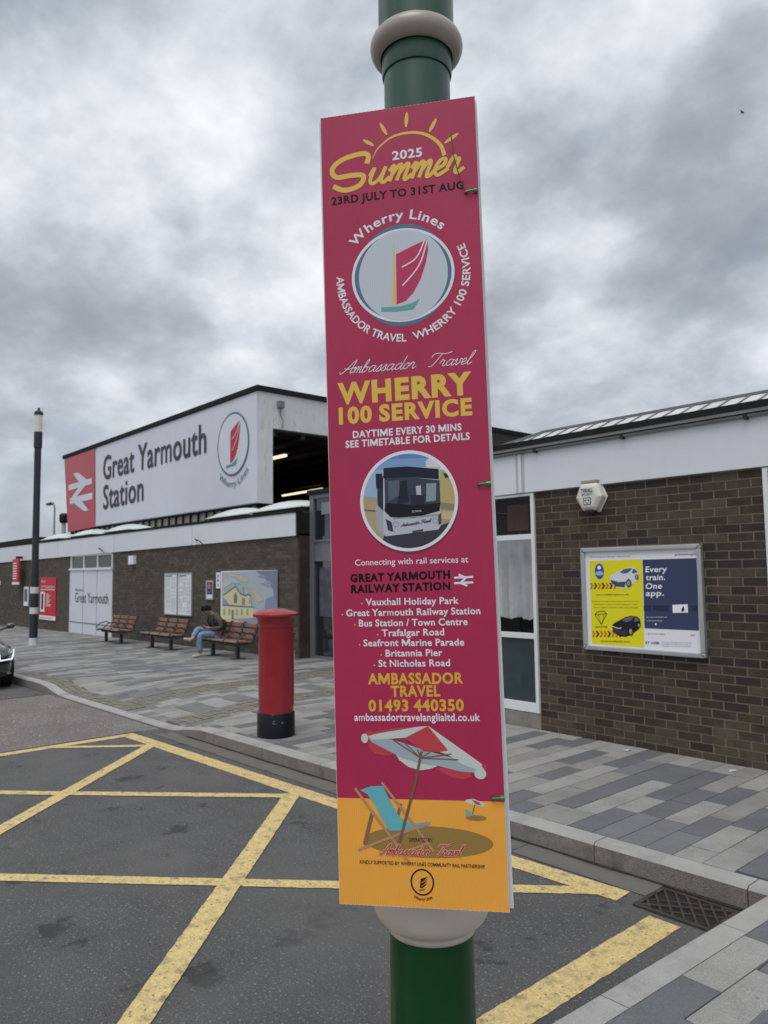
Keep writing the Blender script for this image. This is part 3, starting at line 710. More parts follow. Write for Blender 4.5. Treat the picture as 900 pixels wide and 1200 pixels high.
for a, b, z0, mi_ in bricks:
    pr_ = rb.uniform(-.0015, .0015)
    hid = -4.19 < (a+b)/2 < -3.09 and 1.0 < z0 < 1.85          # behind the poster case
    if nobj < 300 and insight(((a+b)/2, YR, z0)) and not hid:
        o = link_mesh('brick', br_me[mi_], wall); o.location = ((a+b)/2, YR+pr_, z0+bh/2); o.scale = (b-a-jn, 1, bh-jn); nobj += 1
    else: bs.box(a+jn/2, b-jn/2, YR+pr_, YR+.06, z0+jn/2, z0+bh-jn/2, M_bricks[mi_])
bs.build('brick', wall, kind='stuff')
q = MB()
for xa, xb in ((-7.3, -4.965), (-4.945, -1.2), (-1.19, 3.0)): q = MB(); q.box(xa, xb, YR-.03, YR+.2, 2.537, 2.955, M_white); child('fascia', q, bevel=.003)
q = MB(); q.box(-5.01, -4.9, YR-.034, YR-.028, 2.54, 2.95, mat('joint_strip_grey', (.45, .46, .46), .5)); q.box(-4.975, -4.935, YR-.042, YR-.0345, 2.542, 2.948, M_white); child('joint_strip', q)
q = MB(); q.tube([(-7.3, YR-.055, 2.965), (3, YR-.055, 2.965)], .016, M_gut, 10); q.box(-7.3, 3, YR-.085, YR+.05, 2.985, 3.012, M_gut); child('gutter', q, smooth=True)
q = MB()
for xx in (-6.4, -5.65, -4.75, -3.75, -2.62, -1.6, -.5): q = MB(); q.box(xx, xx+.03, YR-.078, YR-.0305, 2.935, 2.984, M_black); child('gutter_bracket', q)
q = MB(); q.box(-7.35, 3, YR-.09, YR+.06, 3.014, 3.072, M_blackroof); q.box(-7.35, 3, YR+.06, 12.0, 2.99, 3.03, M_felt); child('roof_edge', q)
rq = MB(); ya, za, yb, zb = YR+.05, 3.08, 6.72, 3.228
rq.mesh([(-5.3, ya, za), (3, ya, za), (3, yb, zb), (-4.98, yb, zb), (-4.98, 10, 3.04), (3, 10, 3.04)], [(0, 1, 2, 3), (3, 2, 5, 4)], M_roofmetal); roof = child('roof', rq)
xx = -5.12
while xx < 0.6:
    q = MB(); q0 = Vector((xx, ya, za+.006)); q1 = Vector((max(xx, -4.97), yb, zb+.006)); q.bar(q0, q1, .016, .010, M_roofrib); q.build('roof_seam', roof); xx += .17
q = MB(); q.bar((-5.3, ya, za+.01), (-4.98, yb, zb+.01), .03, .02, M_roofrib); q.bar((-4.98, yb, zb+.012), (3, yb, zb+.012), .03, .022, M_roofrib)
q.build('ridge_flashing', roof)
# window left of the wall
def window(name, parent, x0, x1, y, z0, z1, rails, panes, fw=.045):
    q = MB(); q.box(x0, x0+fw, y-.02, y+.05, z0, z1, M_upvc); q.box(x1-fw, x1, y-.02, y+.05, z0, z1, M_upvc)
    for a, b in rails: q.box(x0+fw, x1-fw, y-.016, y+.046, a, b, M_upvc)
    w = child(name, q, parent, bevel=.002) if parent is annex else q.build(name, parent)
    for a, b, m in panes:
        g = MB(); g.box(x0+fw-.004, x1-fw+.004, y+.012, y+.018, a-.003, b+.003, m); g.build('pane', w)
    return w
rails = ((.28, .375), (1.025, 1.08), (2.05, 2.105), (2.505, 2.53)); panes = ((.375, 1.025, M_panel_blue), (1.08, 2.05, M_clear), (2.105, 2.505, M_clear))
w_ = window('window', annex, -5.62, -4.805, YR, .28, 2.53, rails, panes, .04)
window('window', annex, -6.58, -5.625, YR, .28, 2.53, rails, panes, .04)
window('window', annex, -2.515, -1.305, YR, .28, 2.53, rails, panes, .04)
for xa, xb in ((-6.6, -4.80), (-2.52, -1.3)): q = MB(); q.box(xa, xb, YR-.01, YR+.25, .1, .277, M_stone); child('sill', q, bevel=.006)
q = MB(); q.box(-6.9, 3, YR+2.4, YR+2.45, .1, 2.6, M_interior); q.box(-6.9, 3, YR+.3, YR+2.4, 2.55, 2.6, M_interior); q.box(-6.9, 3, YR+.3, YR+2.4, .1, .15, M_interior); child('room', q)
# net curtain hanging behind the middle panes
q = MB(); n = 90; vs = []
for i in range(n+1):
    x = -6.55+1.73*i/n; dy = .045*math.sin(i*.62)+.02*math.sin(i*1.5+1)
    zb_ = 1.20+.03*abs(math.sin(i*.55)); vs += [(x, YR+.15+dy*.6, 2.06), (x, YR+.15+dy, 1.6), (x, YR+.15+dy*1.15, zb_)]
q.grid(vs, n+1, 3, M_curtain); q.build('net_curtain', label='white net curtain with scalloped hem inside the window beside the banner', cat='curtain', smooth=True)
q = MB(); q.box(-5.30, -5.02, YR+.16, YR+.30, 2.16, 2.44, M_heater)
for i in range(9): q.box(-5.29+i*.03, -5.275+i*.03, YR+.15, YR+.1599, 2.18, 2.42, M_heater)
q.box(-5.19, -5.15, YR+.2, YR+.24, 2.1, 2.16, M_black)
q.build('wall_speaker', label='brown ribbed box hanging inside the top window pane beside the banner', cat='speaker', bevel=.004)

# alarm siren
al = thing('alarm_box', 'cream hexagonal burglar alarm box under the white fascia above the poster case', 'alarm', (-4.10, YR-.0, 2.42))
q = MB(); hx = [(-.15, .0), (-.09, .135), (.09, .135), (.15, .0), (.075, -.13), (-.075, -.13)]
n6 = len(hx); vs = [(a, -.012, b) for a, b in hx]+[(a, -.075, b) for a, b in hx]+[(a*.72, -.105, b*.74) for a, b in hx]
fs = [tuple(range(n6))[::1]]+[(i, (i+1) % n6, (i+1) % n6+n6, i+n6) for i in range(n6)]+[(i+n6, (i+1) % n6+n6, (i+1) % n6+2*n6, i+2*n6) for i in range(n6)]+[tuple(range(2*n6, 3*n6))]
q.mesh(vs, fs, M_siren); q.build('case', al, bevel=.014)
q = MB(); q.box(-.09, .09, -.07, -.002, .136, .165, mat('khaki_plate', (.30, .27, .2), .5)); q.build('top_plate', al, bevel=.004)
q = MB(); q.lathe([(.001, -.165), (.05, -.16), (.058, -.14), (.058, -.131)], M_black, (0, -.05), 20); q.build('strobe', al, smooth=True)
sA = Surf((-4.10, YR-.106, 2.42), (1, 0, 0), (0, 0, 1), .0012)
p = Print(sA); nv = ink('#1d2a5a')
p.text('THRALL', (-.068, .045), (.062, .045), .036, nv, off=.02); p.text('SECURITY', (-.062, .015), (.058, .015), .020, nv, off=.01)
p.poly([(-.045, -.075), (.04, -.075), (.04, -.005), (-.045, -.005)], nv); p.poly([(-.036, -.068), (.031, -.068), (.031, -.012), (-.036, -.012)], M_siren, 1)
p.ellipse((-.018, -.032), .009, .011, nv, 2, 14); p.ellipse((.013, -.032), .009, .011, nv, 2, 14); p.stroke([(-.02, -.052), (-.002, -.059), (.016, -.052)], .006, nv, 2)
o = p.build('lettering', al); o.matrix_parent_inverse = Matrix.Translation(-Vector(al.location))

# poster case
PCX0, PCX1, PCZ0, PCZ1 = -4.237, -3.038, .965, 1.935
pc = thing('poster_case', 'silver framed poster case with yellow and navy posters on the right brick wall', 'poster case', ((PCX0+PCX1)/2, YR, PCZ0))
inv = Matrix.Translation(-Vector(pc.location))
q = MB(); f = .042
yo = YR-.055
for b_ in ((PCX0, PCX1, PCZ1-f, PCZ1), (PCX0, PCX1, PCZ0, PCZ0+f), (PCX0, PCX0+f, PCZ0+f, PCZ1-f), (PCX1-f, PCX1, PCZ0+f, PCZ1-f)): q.box(b_[0], b_[1], yo, YR-.003, b_[2], b_[3], M_alu)
o = q.build('frame', pc, bevel=.008); o.matrix_parent_inverse = inv
q = MB()
for cx, cz, sx, sz in ((PCX0, PCZ1, 1, -1), (PCX1, PCZ1, -1, -1), (PCX0, PCZ0, 1, 1), (PCX1, PCZ0, -1, 1)):
    q.bar((cx, yo-.001, cz), (cx+sx*f, yo-.001, cz+sz*f), .004, .003, M_black, up=(0, 1, 0))
o = q.build('corner_joint', pc); o.matrix_parent_inverse = inv
q = MB(); q.box(PCX0+f-.002, PCX1-f+.002, YR-.03, YR-.02, PCZ0+f-.002, PCZ1-f+.002, ink('#e8e9ee', .3)); o = q.build('backing_sheet', pc); o.matrix_parent_inverse = inv
sP = Surf((PCX0, YR-.0302, PCZ0), (1, 0, 0), (0, 0, 1), .0012)
c = sP.crop(670, 620, 5.294)
yl, nav, wht, blk, ora = ink('#e6dc1e', .4), ink('#3a4463', .4), ink('#f2f3f7', .4), ink('#16161a', .4), ink('#e0661c', .4)
p = Print(sP); p.poly([c(110, 198), c(437, 188), c(450, 735), c(125, 712)][::-1], yl)
for yb_, s0 in ((352, 112), (650, 125)):
    for i in range(7 if yb_ < 400 else 8):
        x = s0+i*24; m_ = (ora, blk)[i % 2] if yb_ < 400 else (ora, blk, ora)[i % 3]
        p.poly([c(x, yb_-18), c(x+12, yb_-18), c(x+24, yb_), c(x+12, yb_+20), c(x, yb_+20), c(x+12, yb_)][::-1], m_, 1)
# roundel and diamond emblems
u0 = c(172, 262); p.ellipse(u0, .05, .075, ink('#2c52b4'), 1, 24); p.ellipse((u0[0], u0[1]-.02), .044, .022, ink('#8fb0e0'), 2, 20); p.ellipse((u0[0], u0[1]+.035), .02, .018, wht, 2, 14)
p.text('AUTOS', (u0[0]-.036, u0[1]-.03), (u0[0]+.036, u0[1]-.03), .018, wht, 3)
d = [c(145, 530), c(160, 512), c(200, 508), c(218, 525), c(185, 592)]
for a, b in zip(d, d[1:]+d[:1]): p.stroke([a, b], .006, blk, 1, smooth=False)
p.stroke([c(145, 530), c(218, 525)], .005, blk, 2, smooth=False); p.stroke([c(165, 530), c(185, 590), c(205, 528)], .004, blk, 2, smooth=False); p.text('AUTOS', c(147, 612), c(222, 612), .016, blk, 1, off=.02)
# two cars in three-quarter view
def car_print(p, c, ox, oy, body, shade, glassc, s=1.0):
    k = lambda x, y: c(ox+x*s, oy+y*s)
    p.poly([k(0, 55), k(10, 40), k(45, 22), k(80, 2), k(120, -8), k(158, -2), k(176, 15), k(180, 55), k(165, 78), k(120, 112), k(85, 125), k(45, 118), k(8, 95)][::-1], body, 1)
    p.poly([k(62, 22), k(88, 4), k(122, -3), k(140, 0), k(118, 22), k(90, 32)][::-1], glassc, 2); p.poly([k(146, 2), k(160, 6), k(172, 22), k(150, 30), k(136, 26)][::-1], glassc, 2)
    p.poly([k(5, 70), k(55, 84), k(100, 80), k(92, 116), k(50, 112), k(12, 92)][::-1], shade, 2); p.stroke([k(3, 58), k(40, 70), k(60, 68)], .006, wht if body != wht else blk, 3)
    for wx, wy, r in ((118, 90, 17), (168, 52, 11)):
        e_ = k(wx, wy); q_ = k(wx+r, wy); rx = abs(q_[0]-e_[0]); p.ellipse(e_, rx, rx*1.35, blk, 3, 18); p.ellipse(e_, rx*.6, rx*.9, ink('#9a9ca0'), 4, 14)
car_print(p, c, 237, 245, ink('#d8dbe2', .4), ink('#4a4e58'), ink('#5a6270'))
car_print(p, c, 250, 545, ink('#232329', .3), ink('#3c3640'), ink('#6b6a78'))
p.text('www.adtile-taxis.co.uk', c(152, 412), c(355, 410), .016, ink('#4a5a3a'), 1, off=.015)
for i, (a, b, yb_) in enumerate(((128, 415, 452), (135, 410, 471), (137, 412, 490))):
    p.text(('Drivers and vehicles always wait at the front of the', 'of the station and your vehicle displaying our fare', 'you are legal to minimum with prices charged')[i], c(a, yb_), c(b, yb_), .010, blk, 1)
p.text('www.swiftaxis.com', c(180, 700), c(362, 704), .018, ink('#5a4a1a'), 1, off=.02)
o = p.build('yellow_poster', pc); o.matrix_parent_inverse = inv
p = Print(sP); p.poly([c(440, 190), c(775, 180), c(790, 630), c(452, 615)][::-1], nav)
for t, xa, xb, yb_ in (('Every', 458, 590, 268), ('train.', 460, 580, 318), ('One', 458, 560, 372), ('app.', 460, 572, 416)): p.text(t, c(xa, yb_), c(xb, yb_-2), .052, wht, 1, off=.015, shear=.12)
for xa, xb in ((447, 492), (505, 600), (742, 783)): p.poly([c(xa, 474), c(xb, 474), c(xb, 510), c(xa, 505)][::-1], ink('#2a3147'), 1)
p.poly([c(626, 470), c(720, 466), c(722, 518), c(628, 520)][::-1], wht, 2); p.poly([c(684, 490), c(698, 486), c(700, 508), c(682, 512)][::-1], blk, 3); p.ellipse(c(694, 484), .006, .008, blk, 3, 10)
p.text('Buy your train tickets now', c(466, 550), c(592, 549), .010, wht, 1); p.text('in one tap on the app', c(466, 572), c(562, 571), .010, wht, 1); p.ellipse(c(522, 590), .008, .009, wht, 1, 12)
o = p.build('navy_poster', pc); o.matrix_parent_inverse = inv
p = Print(sP); gr = ink('#6a6e78'); rd = ink('#c22a44')
p.text('Welcome to Great Yarmouth', c(108, 178), c(362, 172), .014, gr); p.text('greateranglia', c(640, 164), c(775, 160), .017, rd, off=.015)
p.text('greateranglia', c(472, 652), c(577, 655), .013, gr); p.text('nr', c(738, 664), c(768, 664), .018, rd, off=.03)
p.text('KT LNER', c(458, 712), c(545, 715), .022, ink('#1e3a34'), off=.03)
for yb_ in (705, 717, 729): p.text('Terms apply, see the website for all the details here', c(560, yb_), c(742, yb_+2), .008, gr)
o = p.build('small_print', pc); o.matrix_parent_inverse = inv

# ================================================================== LEFT-HAND STATION BUILDING
YL = 8.33
st = thing('station_building', 'long brown brick railway station building with white fascia and raised hall roof, left', 'building', (0, 0, 0))
def FB(x): return 2.46+S(x)*.75                         # underside of fascia falls slightly
q = MB()
def wallseg(xa, xb):
    q.mesh([(xa, YL+.006, -.4), (xb, YL+.006, -.4), (xb, YL+.006, FB(xb)+.03), (xa, YL+.006, FB(xa)+.03), (xa, YL+.3, -.4), (xb, YL+.3, -.4), (xb, YL+.3, FB(xb)+.03), (xa, YL+.3, FB(xa)+.03)],
           [(0, 1, 2, 3), (5, 4, 7, 6), (1, 5, 6, 2), (4, 0, 3, 7), (3, 2, 6, 7)], M_mortar_far)
wallseg(-21.0, -11.975); wallseg(-46, -24.38)
q.box(-11.975, -11.93, YL+.02, YL+.30, -.1, 2.5, M_bricks[0])
wall2 = q.build('wall', st)
q = MB(); rb = random.Random(21); bh2 = .0735; bl2 = .215
for xa, xb in ((-21.0, -11.97), (-33.0, -24.38)):
    for c_ in range(-3, 32):
        z0 = .12+c_*bh2; x = xa-(bl2/2 if c_ % 2 else 0)
        while x < xb-.02:
            a, b = max(x, xa), min(x+bl2, xb); x += bl2
            if b-a < .03 or z0+bh2 > FB(a)+.03 or z0+bh2 < S(a)+.1: continue
            y0 = YL+rb.uniform(-.0015, .0015); m = M_bricks_far[rb.choices((0, 1, 2), (4, 4, 3))[0]]; a += .0065; b -= .0065; z1 = z0+bh2-.0065; z2 = z0+.0065
            q.mesh([(a, y0, z2), (b, y0, z2), (b, y0, z1), (a, y0, z1), (a, YL+.007, z2), (b, YL+.007, z2), (b, YL+.007, z1), (a, YL+.007, z1)], [(0, 1, 2, 3), (0, 4, 5, 1), (1, 5, 6, 2), (2, 6, 7, 3), (3, 7, 4, 0)], m)
q.build('brick', wall2, kind='stuff')
# white fascia boards, piece by piece
jn_ = [-11.97, -16.2, -20.86, -25.55, -30.3, -35, -39.7, -44.4]
for b, a in zip(jn_, jn_[1:]):
    q = MB(); a += .012; b -= .012
    vs = [(x, y, z) for x in (a, b) for y, z in ((YL-.04, FB(x)), (YL-.04, 2.905+0.0), (YL+.1, 2.905), (YL+.1, FB(x)))]
    q.mesh(vs, [(0, 1, 2, 3), (7, 6, 5, 4), (0, 4, 5, 1), (1, 5, 6, 2), (0, 3, 7, 4)], M_white); q.build('fascia', st)
q = MB(); q.box(-46, -11.96, YL-.055, YL+.12, 2.907, 2.965, M_blackroof); q.box(-46, -11.96, YL+.1, 26, 2.86, 2.94, M_felt); q.build('roof', st)
q = MB(); q.box(-11.968, -11.93, YL-.03, YL+.3, 2.46, 2.905, M_blackroof); q.build('fascia_return', st)
for hx_ in (-15.98, -21.9):
    q = MB(); q.tube([(hx_, YL-.04, 2.52), (hx_+.05, YL-.10, 2.56), (hx_+.30, YL-.12, 2.50), (hx_+.38, YL-.05, 2.40)], .012, M_black, 6); q.build('cable_hook', st, smooth=True)
# window with three small lights above white boards
q = MB(); zt = 2.37; z1 = 1.99
for x in (-24.37, -23.27, -22.17, -21.07): q.box(x, x+.06, YL-.015, YL+.06, z1, zt+.02, M_upvc)
q.box(-24.42, -20.98, YL-.05, YL+.06, 1.93, 1.99, M_upvc); q.box(-24.37, -21.01, YL-.012, YL+.05, zt-.02, zt+.03, M_upvc)
wn_ = q.build('window', st)
for x in (-24.31, -23.21, -22.11): boxo('pane', (x+.001, x+1.038, YL+.02, YL+.03, z1+.001, zt-.021), M_obscure, wn_)
for i, x in enumerate((-24.37, -23.26, -22.16)):
    boxo('door_board', (x+.025, x+1.082, YL-.01+.001*i, YL+.05, .0+S(x)+.09, 1.925), M_signwhite, st)
q = MB(); q.box(-24.36, -21.05, YL-.02, YL-.0101, .33, .36, M_gut); q.box(-24.4, -24.365, YL-.02, YL+.05, 0, 1.93, M_upvc); q.box(-21.055, -21.01, YL-.018, YL+.05, 0, 1.93, M_upvc); q.build('door_frame', st)
sW = Surf((-24.37, YL-.0102, 0), (1, 0, 0), (0, 0, 1), .002); p = Print(sW); cc = sW.crop(0, 600, 4.5)
p.text('Welcome to', cc(396, 417), cc(442, 418), .085, ink('#3a3d48'), 1); p.text('Great Yarmouth', cc(396, 476), cc(571, 484), .30, ink('#33363f'), 1, off=.004)
p.build('lettering', st)
# raised hall
HX0, HX1, HY0, HY1 = -30.0, -16.06, 10.0, 23.0
q = MB(); q.mesh([(-30.12, HY0, 6.34), (HX1, HY0, 6.34), (HX1, HY0, 3.5), (-29.56, HY0, 3.5), (-30.12, HY0+.12, 6.34), (HX1, HY0+.12, 6.34), (HX1, HY0+.12, 3.5), (-29.56, HY0+.12, 3.5)],
       [(0, 3, 2, 1), (4, 5, 6, 7), (0, 4, 7, 3), (3, 7, 6, 2)], M_signwhite); q.build('hall_front', st)
q = MB(); q.box(HX1-.12, HX1+.004, HY0+.002, HY0+.43, 3.5, 6.34, M_dirtywhite); q.box(HX1-.12, HX1+.003, HY0+.431, 15.5, 5.43, 6.338, M_dirtywhite); q.box(HX1-.12, HX1, 15.501, HY1, 5.43, 6.338, M_darkwood); q.build('hall_end', st)
q = MB(); q.box(-30.3, HX1+.05, HY0-.06, HY1, 6.342, 6.475, M_blackroof); q.build('hall_roof', st)
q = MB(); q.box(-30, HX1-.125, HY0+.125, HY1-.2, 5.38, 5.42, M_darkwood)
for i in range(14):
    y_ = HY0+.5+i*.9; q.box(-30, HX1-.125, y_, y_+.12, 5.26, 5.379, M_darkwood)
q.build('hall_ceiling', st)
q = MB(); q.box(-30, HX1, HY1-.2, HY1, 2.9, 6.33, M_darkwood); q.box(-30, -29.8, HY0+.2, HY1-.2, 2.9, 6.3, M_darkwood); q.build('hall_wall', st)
# strip of clerestory lights under the sign
q = MB(); q.box(-29.5, HX1-.3, HY0+.10, HY0+.15, 2.94, 3.5, mat('clerestory_pane', (.30, .29, .235), .35, var=.3, vscale=2))
cl = q.build('clerestory', st); x = -29.5
while x < HX1-.3: q = MB(); q.box(x, x+.07, HY0+.05, HY0+.099, 2.94, 3.5, M_black); q.build('mullion', cl); x += .46
q = MB(); q.box(-24.4, -23.6, HY0+.02, HY0+.048, 2.94, 3.5, M_black); q.build('panel', cl)
boxo('coping', (-29.5, HX1-.15, HY0+.02, HY0+.5, 3.455, 3.499), M_blackroof, cl)
# skylight domes on the flat roof
def dome(x0, x1, y0, y1, z=2.945, h=.20):
    q = MB(); q.box(x0+.06, x1-.06, y0+.06, y1-.06, z, z+.10, M_felt); kb = q.build('skylight_kerb', st)
    q = MB(); nu, nv = 15, 9; vs = []
    for i in range(nu):
        for j in range(nv):
            u, v = i/(nu-1), j/(nv-1); vs.append((x0+(x1-x0)*u, y0+(y1-y0)*v, z+.10+h*(max(0, math.sin(math.pi*u))**.5)*(max(0, math.sin(math.pi*v))**.5)))
    q.grid(vs, nu, nv, M_dome)
    q.box(x0-.01, x1+.01, y0-.01, y1+.01, z+.085, z+.104, M_upvc); q.build('skylight_dome', kb, smooth=True)
for x0, x1, y0, y1 in ((-15.95, -14.15, 8.5, 9.5), (-13.95, -12.0, 8.45, 9.45), (-22.4, -20.5, 8.55, 9.5), (-25.3, -23.3, 8.55, 9.5), (-28.2, -26.3, 8.55, 9.5), (-13.9, -12.2, 11.0, 12.2)): dome(x0, x1, y0, y1)
q = MB(); q.box(-36.5, -30.5, 9.2, 14, 2.94, 3.28, M_blackroof); q.build('roof_plinth', st)
fl = MB(); fl.tube([(-36.2, 12, 2.9), (-36.2, 12, 4.25)], .1, mat('flue_white', (.5, .5, .48), .5), 14); fl.build('flue', st, smooth=True)
fl = MB(); fl.lathe([(.16, 4.25), (.2, 4.35), (.2, 4.62), (.12, 4.7)], M_black, (-36.2, 12), 16); fl.build('flue_cap', st, smooth=True)
# sign face: red square with double arrow, name and roundel
sgn = thing('station_sign', 'big white station name sign with red double arrow square, high on the hall front', 'sign', (0, 0, 0))
RB = (-26.96, -27.0)
q = MB(); q.mesh([(-30.16, HY0-.03, 6.335), (-27.02, HY0-.03, 6.335), (-26.83, HY0-.03, 3.49), (-29.6, HY0-.03, 3.44), (-30.16, HY0-.002, 6.335), (-27.02, HY0-.002, 6.335), (-26.83, HY0-.002, 3.49), (-29.6, HY0-.002, 3.44)],
       [(0, 3, 2, 1), (0, 4, 7, 3), (3, 7, 6, 2), (2, 6, 5, 1)], mat('sign_red', (.47, .040, .058), .35, var=.1, vscale=.9, bump=.3, bscale=1.5)); q.build('red_panel', sgn)
q = MB(); q.box(-26.8, HX1-.02, HY0-.02, HY0-.002, 3.52, 6.33, M_signwhite); q.build('white_panel', sgn)
sS = Surf((-30, HY0-.031, 3.5), (1, 0, 0), (0, 0, 1), .004)
c1 = sS.crop(60, 440, 5.294); p = Print(sS)
def poly_px(p, c, pts, m, layer=0):
    pts = [c(x, y) for x, y in pts]; ar = sum(a[0]*b[1]-b[0]*a[1] for a, b in zip(pts, pts[1:]+pts[:1]))
    p.poly(pts if ar > 0 else pts[::-1], m, layer)
poly_px(p, c1, [(108, 680), (253, 636), (253, 672), (108, 715)], M_signwhite, 0); poly_px(p, c1, [(116, 762), (257, 726), (257, 766), (116, 800)], M_signwhite, 0)
poly_px(p, c1, [(138, 610), (165, 600), (222, 645), (222, 672), (165, 745), (130, 752), (185, 678)], M_signwhite, 1); poly_px(p, c1, [(130, 752), (165, 745), (235, 836), (205, 842), (140, 790)], M_signwhite, 2)
p.build('arrow_logo', sgn)
c6 = sS.crop(60, 440, 2.647); p = Print(sS); dk = ink('#3c3f45', .5)
p.text('Great Yarmouth', c6(161, 325), c6(481, 239), .84, dk, 1, off=.012); p.text('Station', c6(161, 416), c6(286, 388), .84, dk, 1, off=.012); p.build('lettering', sgn)
def roundel(p, ctr, rx, ry, k=1.0, dark=False, lay=1, sail='#c02848'):
    """boat roundel: ring, mast, red sail with white battens, teal hull"""
    bl_ = ink('#4f6f86'); te = ink('#4a9c9c'); cx, cy = ctr
    P2 = lambda x, y: (cx+(x-413)/275*rx, cy-(y-280)/268*ry)
    if k: 
        p.ellipse(ctr, rx, ry, bl_, lay, 60, hole=(rx*.94, ry*.94))
        p.ellipse((cx, cy+ry*.0), rx*.94, ry*.94, M_signwhite, lay, 60)
    p.poly([P2(*a) for a in [(372, 440), (376, 172), (460, 130), (545, 92), (545, 160), (530, 240), (505, 320), (460, 395), (420, 425)]], ink(sail), lay+1)
    p.stroke([P2(*a) for a in [(540, 92), (490, 180), (410, 240)]], rx*.03, M_signwhite, lay+2); p.stroke([P2(*a) for a in [(545, 95), (500, 230), (412, 338)]], rx*.03, M_signwhite, lay+2)
    p.poly([P2(*a) for a in [(300, 475), (300, 452), (400, 447), (505, 405), (470, 465)]], te, lay+1)
p = Print(sS); c2 = sS.crop(220, 440, 5.294)
ca = c2(280, 425); cr_ = c2(377, 410); cl_ = c2(183, 440); ct = c2(283, 228); rx = (cr_[0]-cl_[0])/2; ry = ct[1]-ca[1]
roundel(p, ca, rx, ry); p.arc_text('Wherry Lines', ca, rx*1.34, 228, 318, .17, ink('#4f6f86'), 1, inside=True, ry=ry*1.34); p.build('roundel', sgn)
# lights and junction box
for i, (a, b) in enumerate((((-28.0, 18.7, 5.22), (-24.9, 18.6, 5.22)), ((-21.5, 12.45, 5.22), (-18.4, 12.4, 5.22)))):
    t = thing('tube_light', ('lit fluorescent tube deep under the hall ceiling, the lower and longer one', 'lit fluorescent tube near the opening of the hall ceiling, the upper one')[i], 'light', a, group='tube lights under the hall ceiling')
    q = MB(); d = Vector(b)-Vector(a); q.box(-.05, d.x+.05, -.07, .07, .03, .08, M_gut); q.build('housing', t); q = MB(); q.tube([(0, 0, 0), tuple(d)], .055, M_tube, 10); q.build('tube', t, smooth=True)
jb = thing('junction_box', 'small grey box with a drooping cable on the white end of the hall', 'box', (HX1+.01, 10.64, 6.05))
boxo('case', (0, .1, -.09, .09, -.08, .1), M_gut, jb, bevel=.01)
q = MB(); q.tube([(.04, 0, -.08), (.04, -.01, -.25), (.05, .07, -.42), (.04, .03, -.6)], .014, M_gut, 8); q.build('cable', jb, smooth=True)

# entrance screen between the two buildings
es = thing('entrance_screen', 'grey framed glass entrance screen with dark doors between brick pier and pink banner', 'entrance', (-11.93, 8.62, .1))
q = MB()
xs_ = [0, 1.05, 2.1, 3.15, 4.2, 4.9]
for x in xs_: q.box(x, x+.13, -.03, .06, .02, 3.15, M_greyframe)
for z0, z1_ in ((.02, .07), (1.86, 1.90), (2.235, 2.27), (3.07, 3.15)):
    for a, b in zip(xs_, xs_[1:]): q.box(a+.13, b, -.026, .056, z0, z1_, M_greyframe)
q.build('frame', es)
for a, b in zip(xs_, xs_[1:]):
    boxo('door_glass', (a+.13, b, .01, .02, .07, 1.86), M_glass_dark, es); boxo('transom_panel', (a+.13, b, .0, .03, 1.9, 2.235), M_greyframe, es); boxo('upper_glass', (a+.13, b, .01, .02, 2.27, 3.07), M_glass_dark, es)
q = MB(); q.box(.28, .85, -.004, .005, .82, 1.74, mat('dim_poster', (.075, .08, .10), .4, var=.5, vscale=7)); q.build('poster', es)
q = MB(); q.box(.35, .65, -.004, .005, 2.75, 2.98, mat('dim_notice', (.22, .24, .27), .4)); q.build('notice', es)
q = MB(); q.box(-11.96, -7.0, 8.7, 8.75, .1, 3.2, M_black); q.box(-11.96, -7.0, 8.55, 14, 3.25, 3.34, M_blackroof); q.build('entrance_canopy', st)

# ---- things on the left wall
def wall_panel(name, label, cat, x0, x1, z0, z1, m, frame=None, fw=.04, th=.03, printer=None, group=None):
    t = thing(name, label, cat, (x0, YL, z0), group=group); w, h = x1-x0, z1-z0; iv = Matrix.Translation(-Vector(t.location))
    if frame:
        q = MB()
        for b_ in ((0, w, h-fw, h), (0, w, 0, fw), (0, fw, fw, h-fw), (w-fw, w, fw, h-fw)): q.box(b_[0], b_[1], -th-.01, -.002, b_[2], b_[3], frame)
        q.build('frame', t)
    e_ = fw-.002 if frame else 0
    boxo('panel', (e_, w-e_, -th, -.003, e_, h-e_), m, t)
    if printer:
        s_ = Surf((x0, YL-th-.0002, z0), (1, 0, 0), (0, 0, 1), .002); p = Print(s_); printer(p, s_, w, h); o = p.build('print', t); o['kind'] = 'stuff'; o.matrix_parent_inverse = iv
    return t
pale = ink('#e6e9ee', .5)
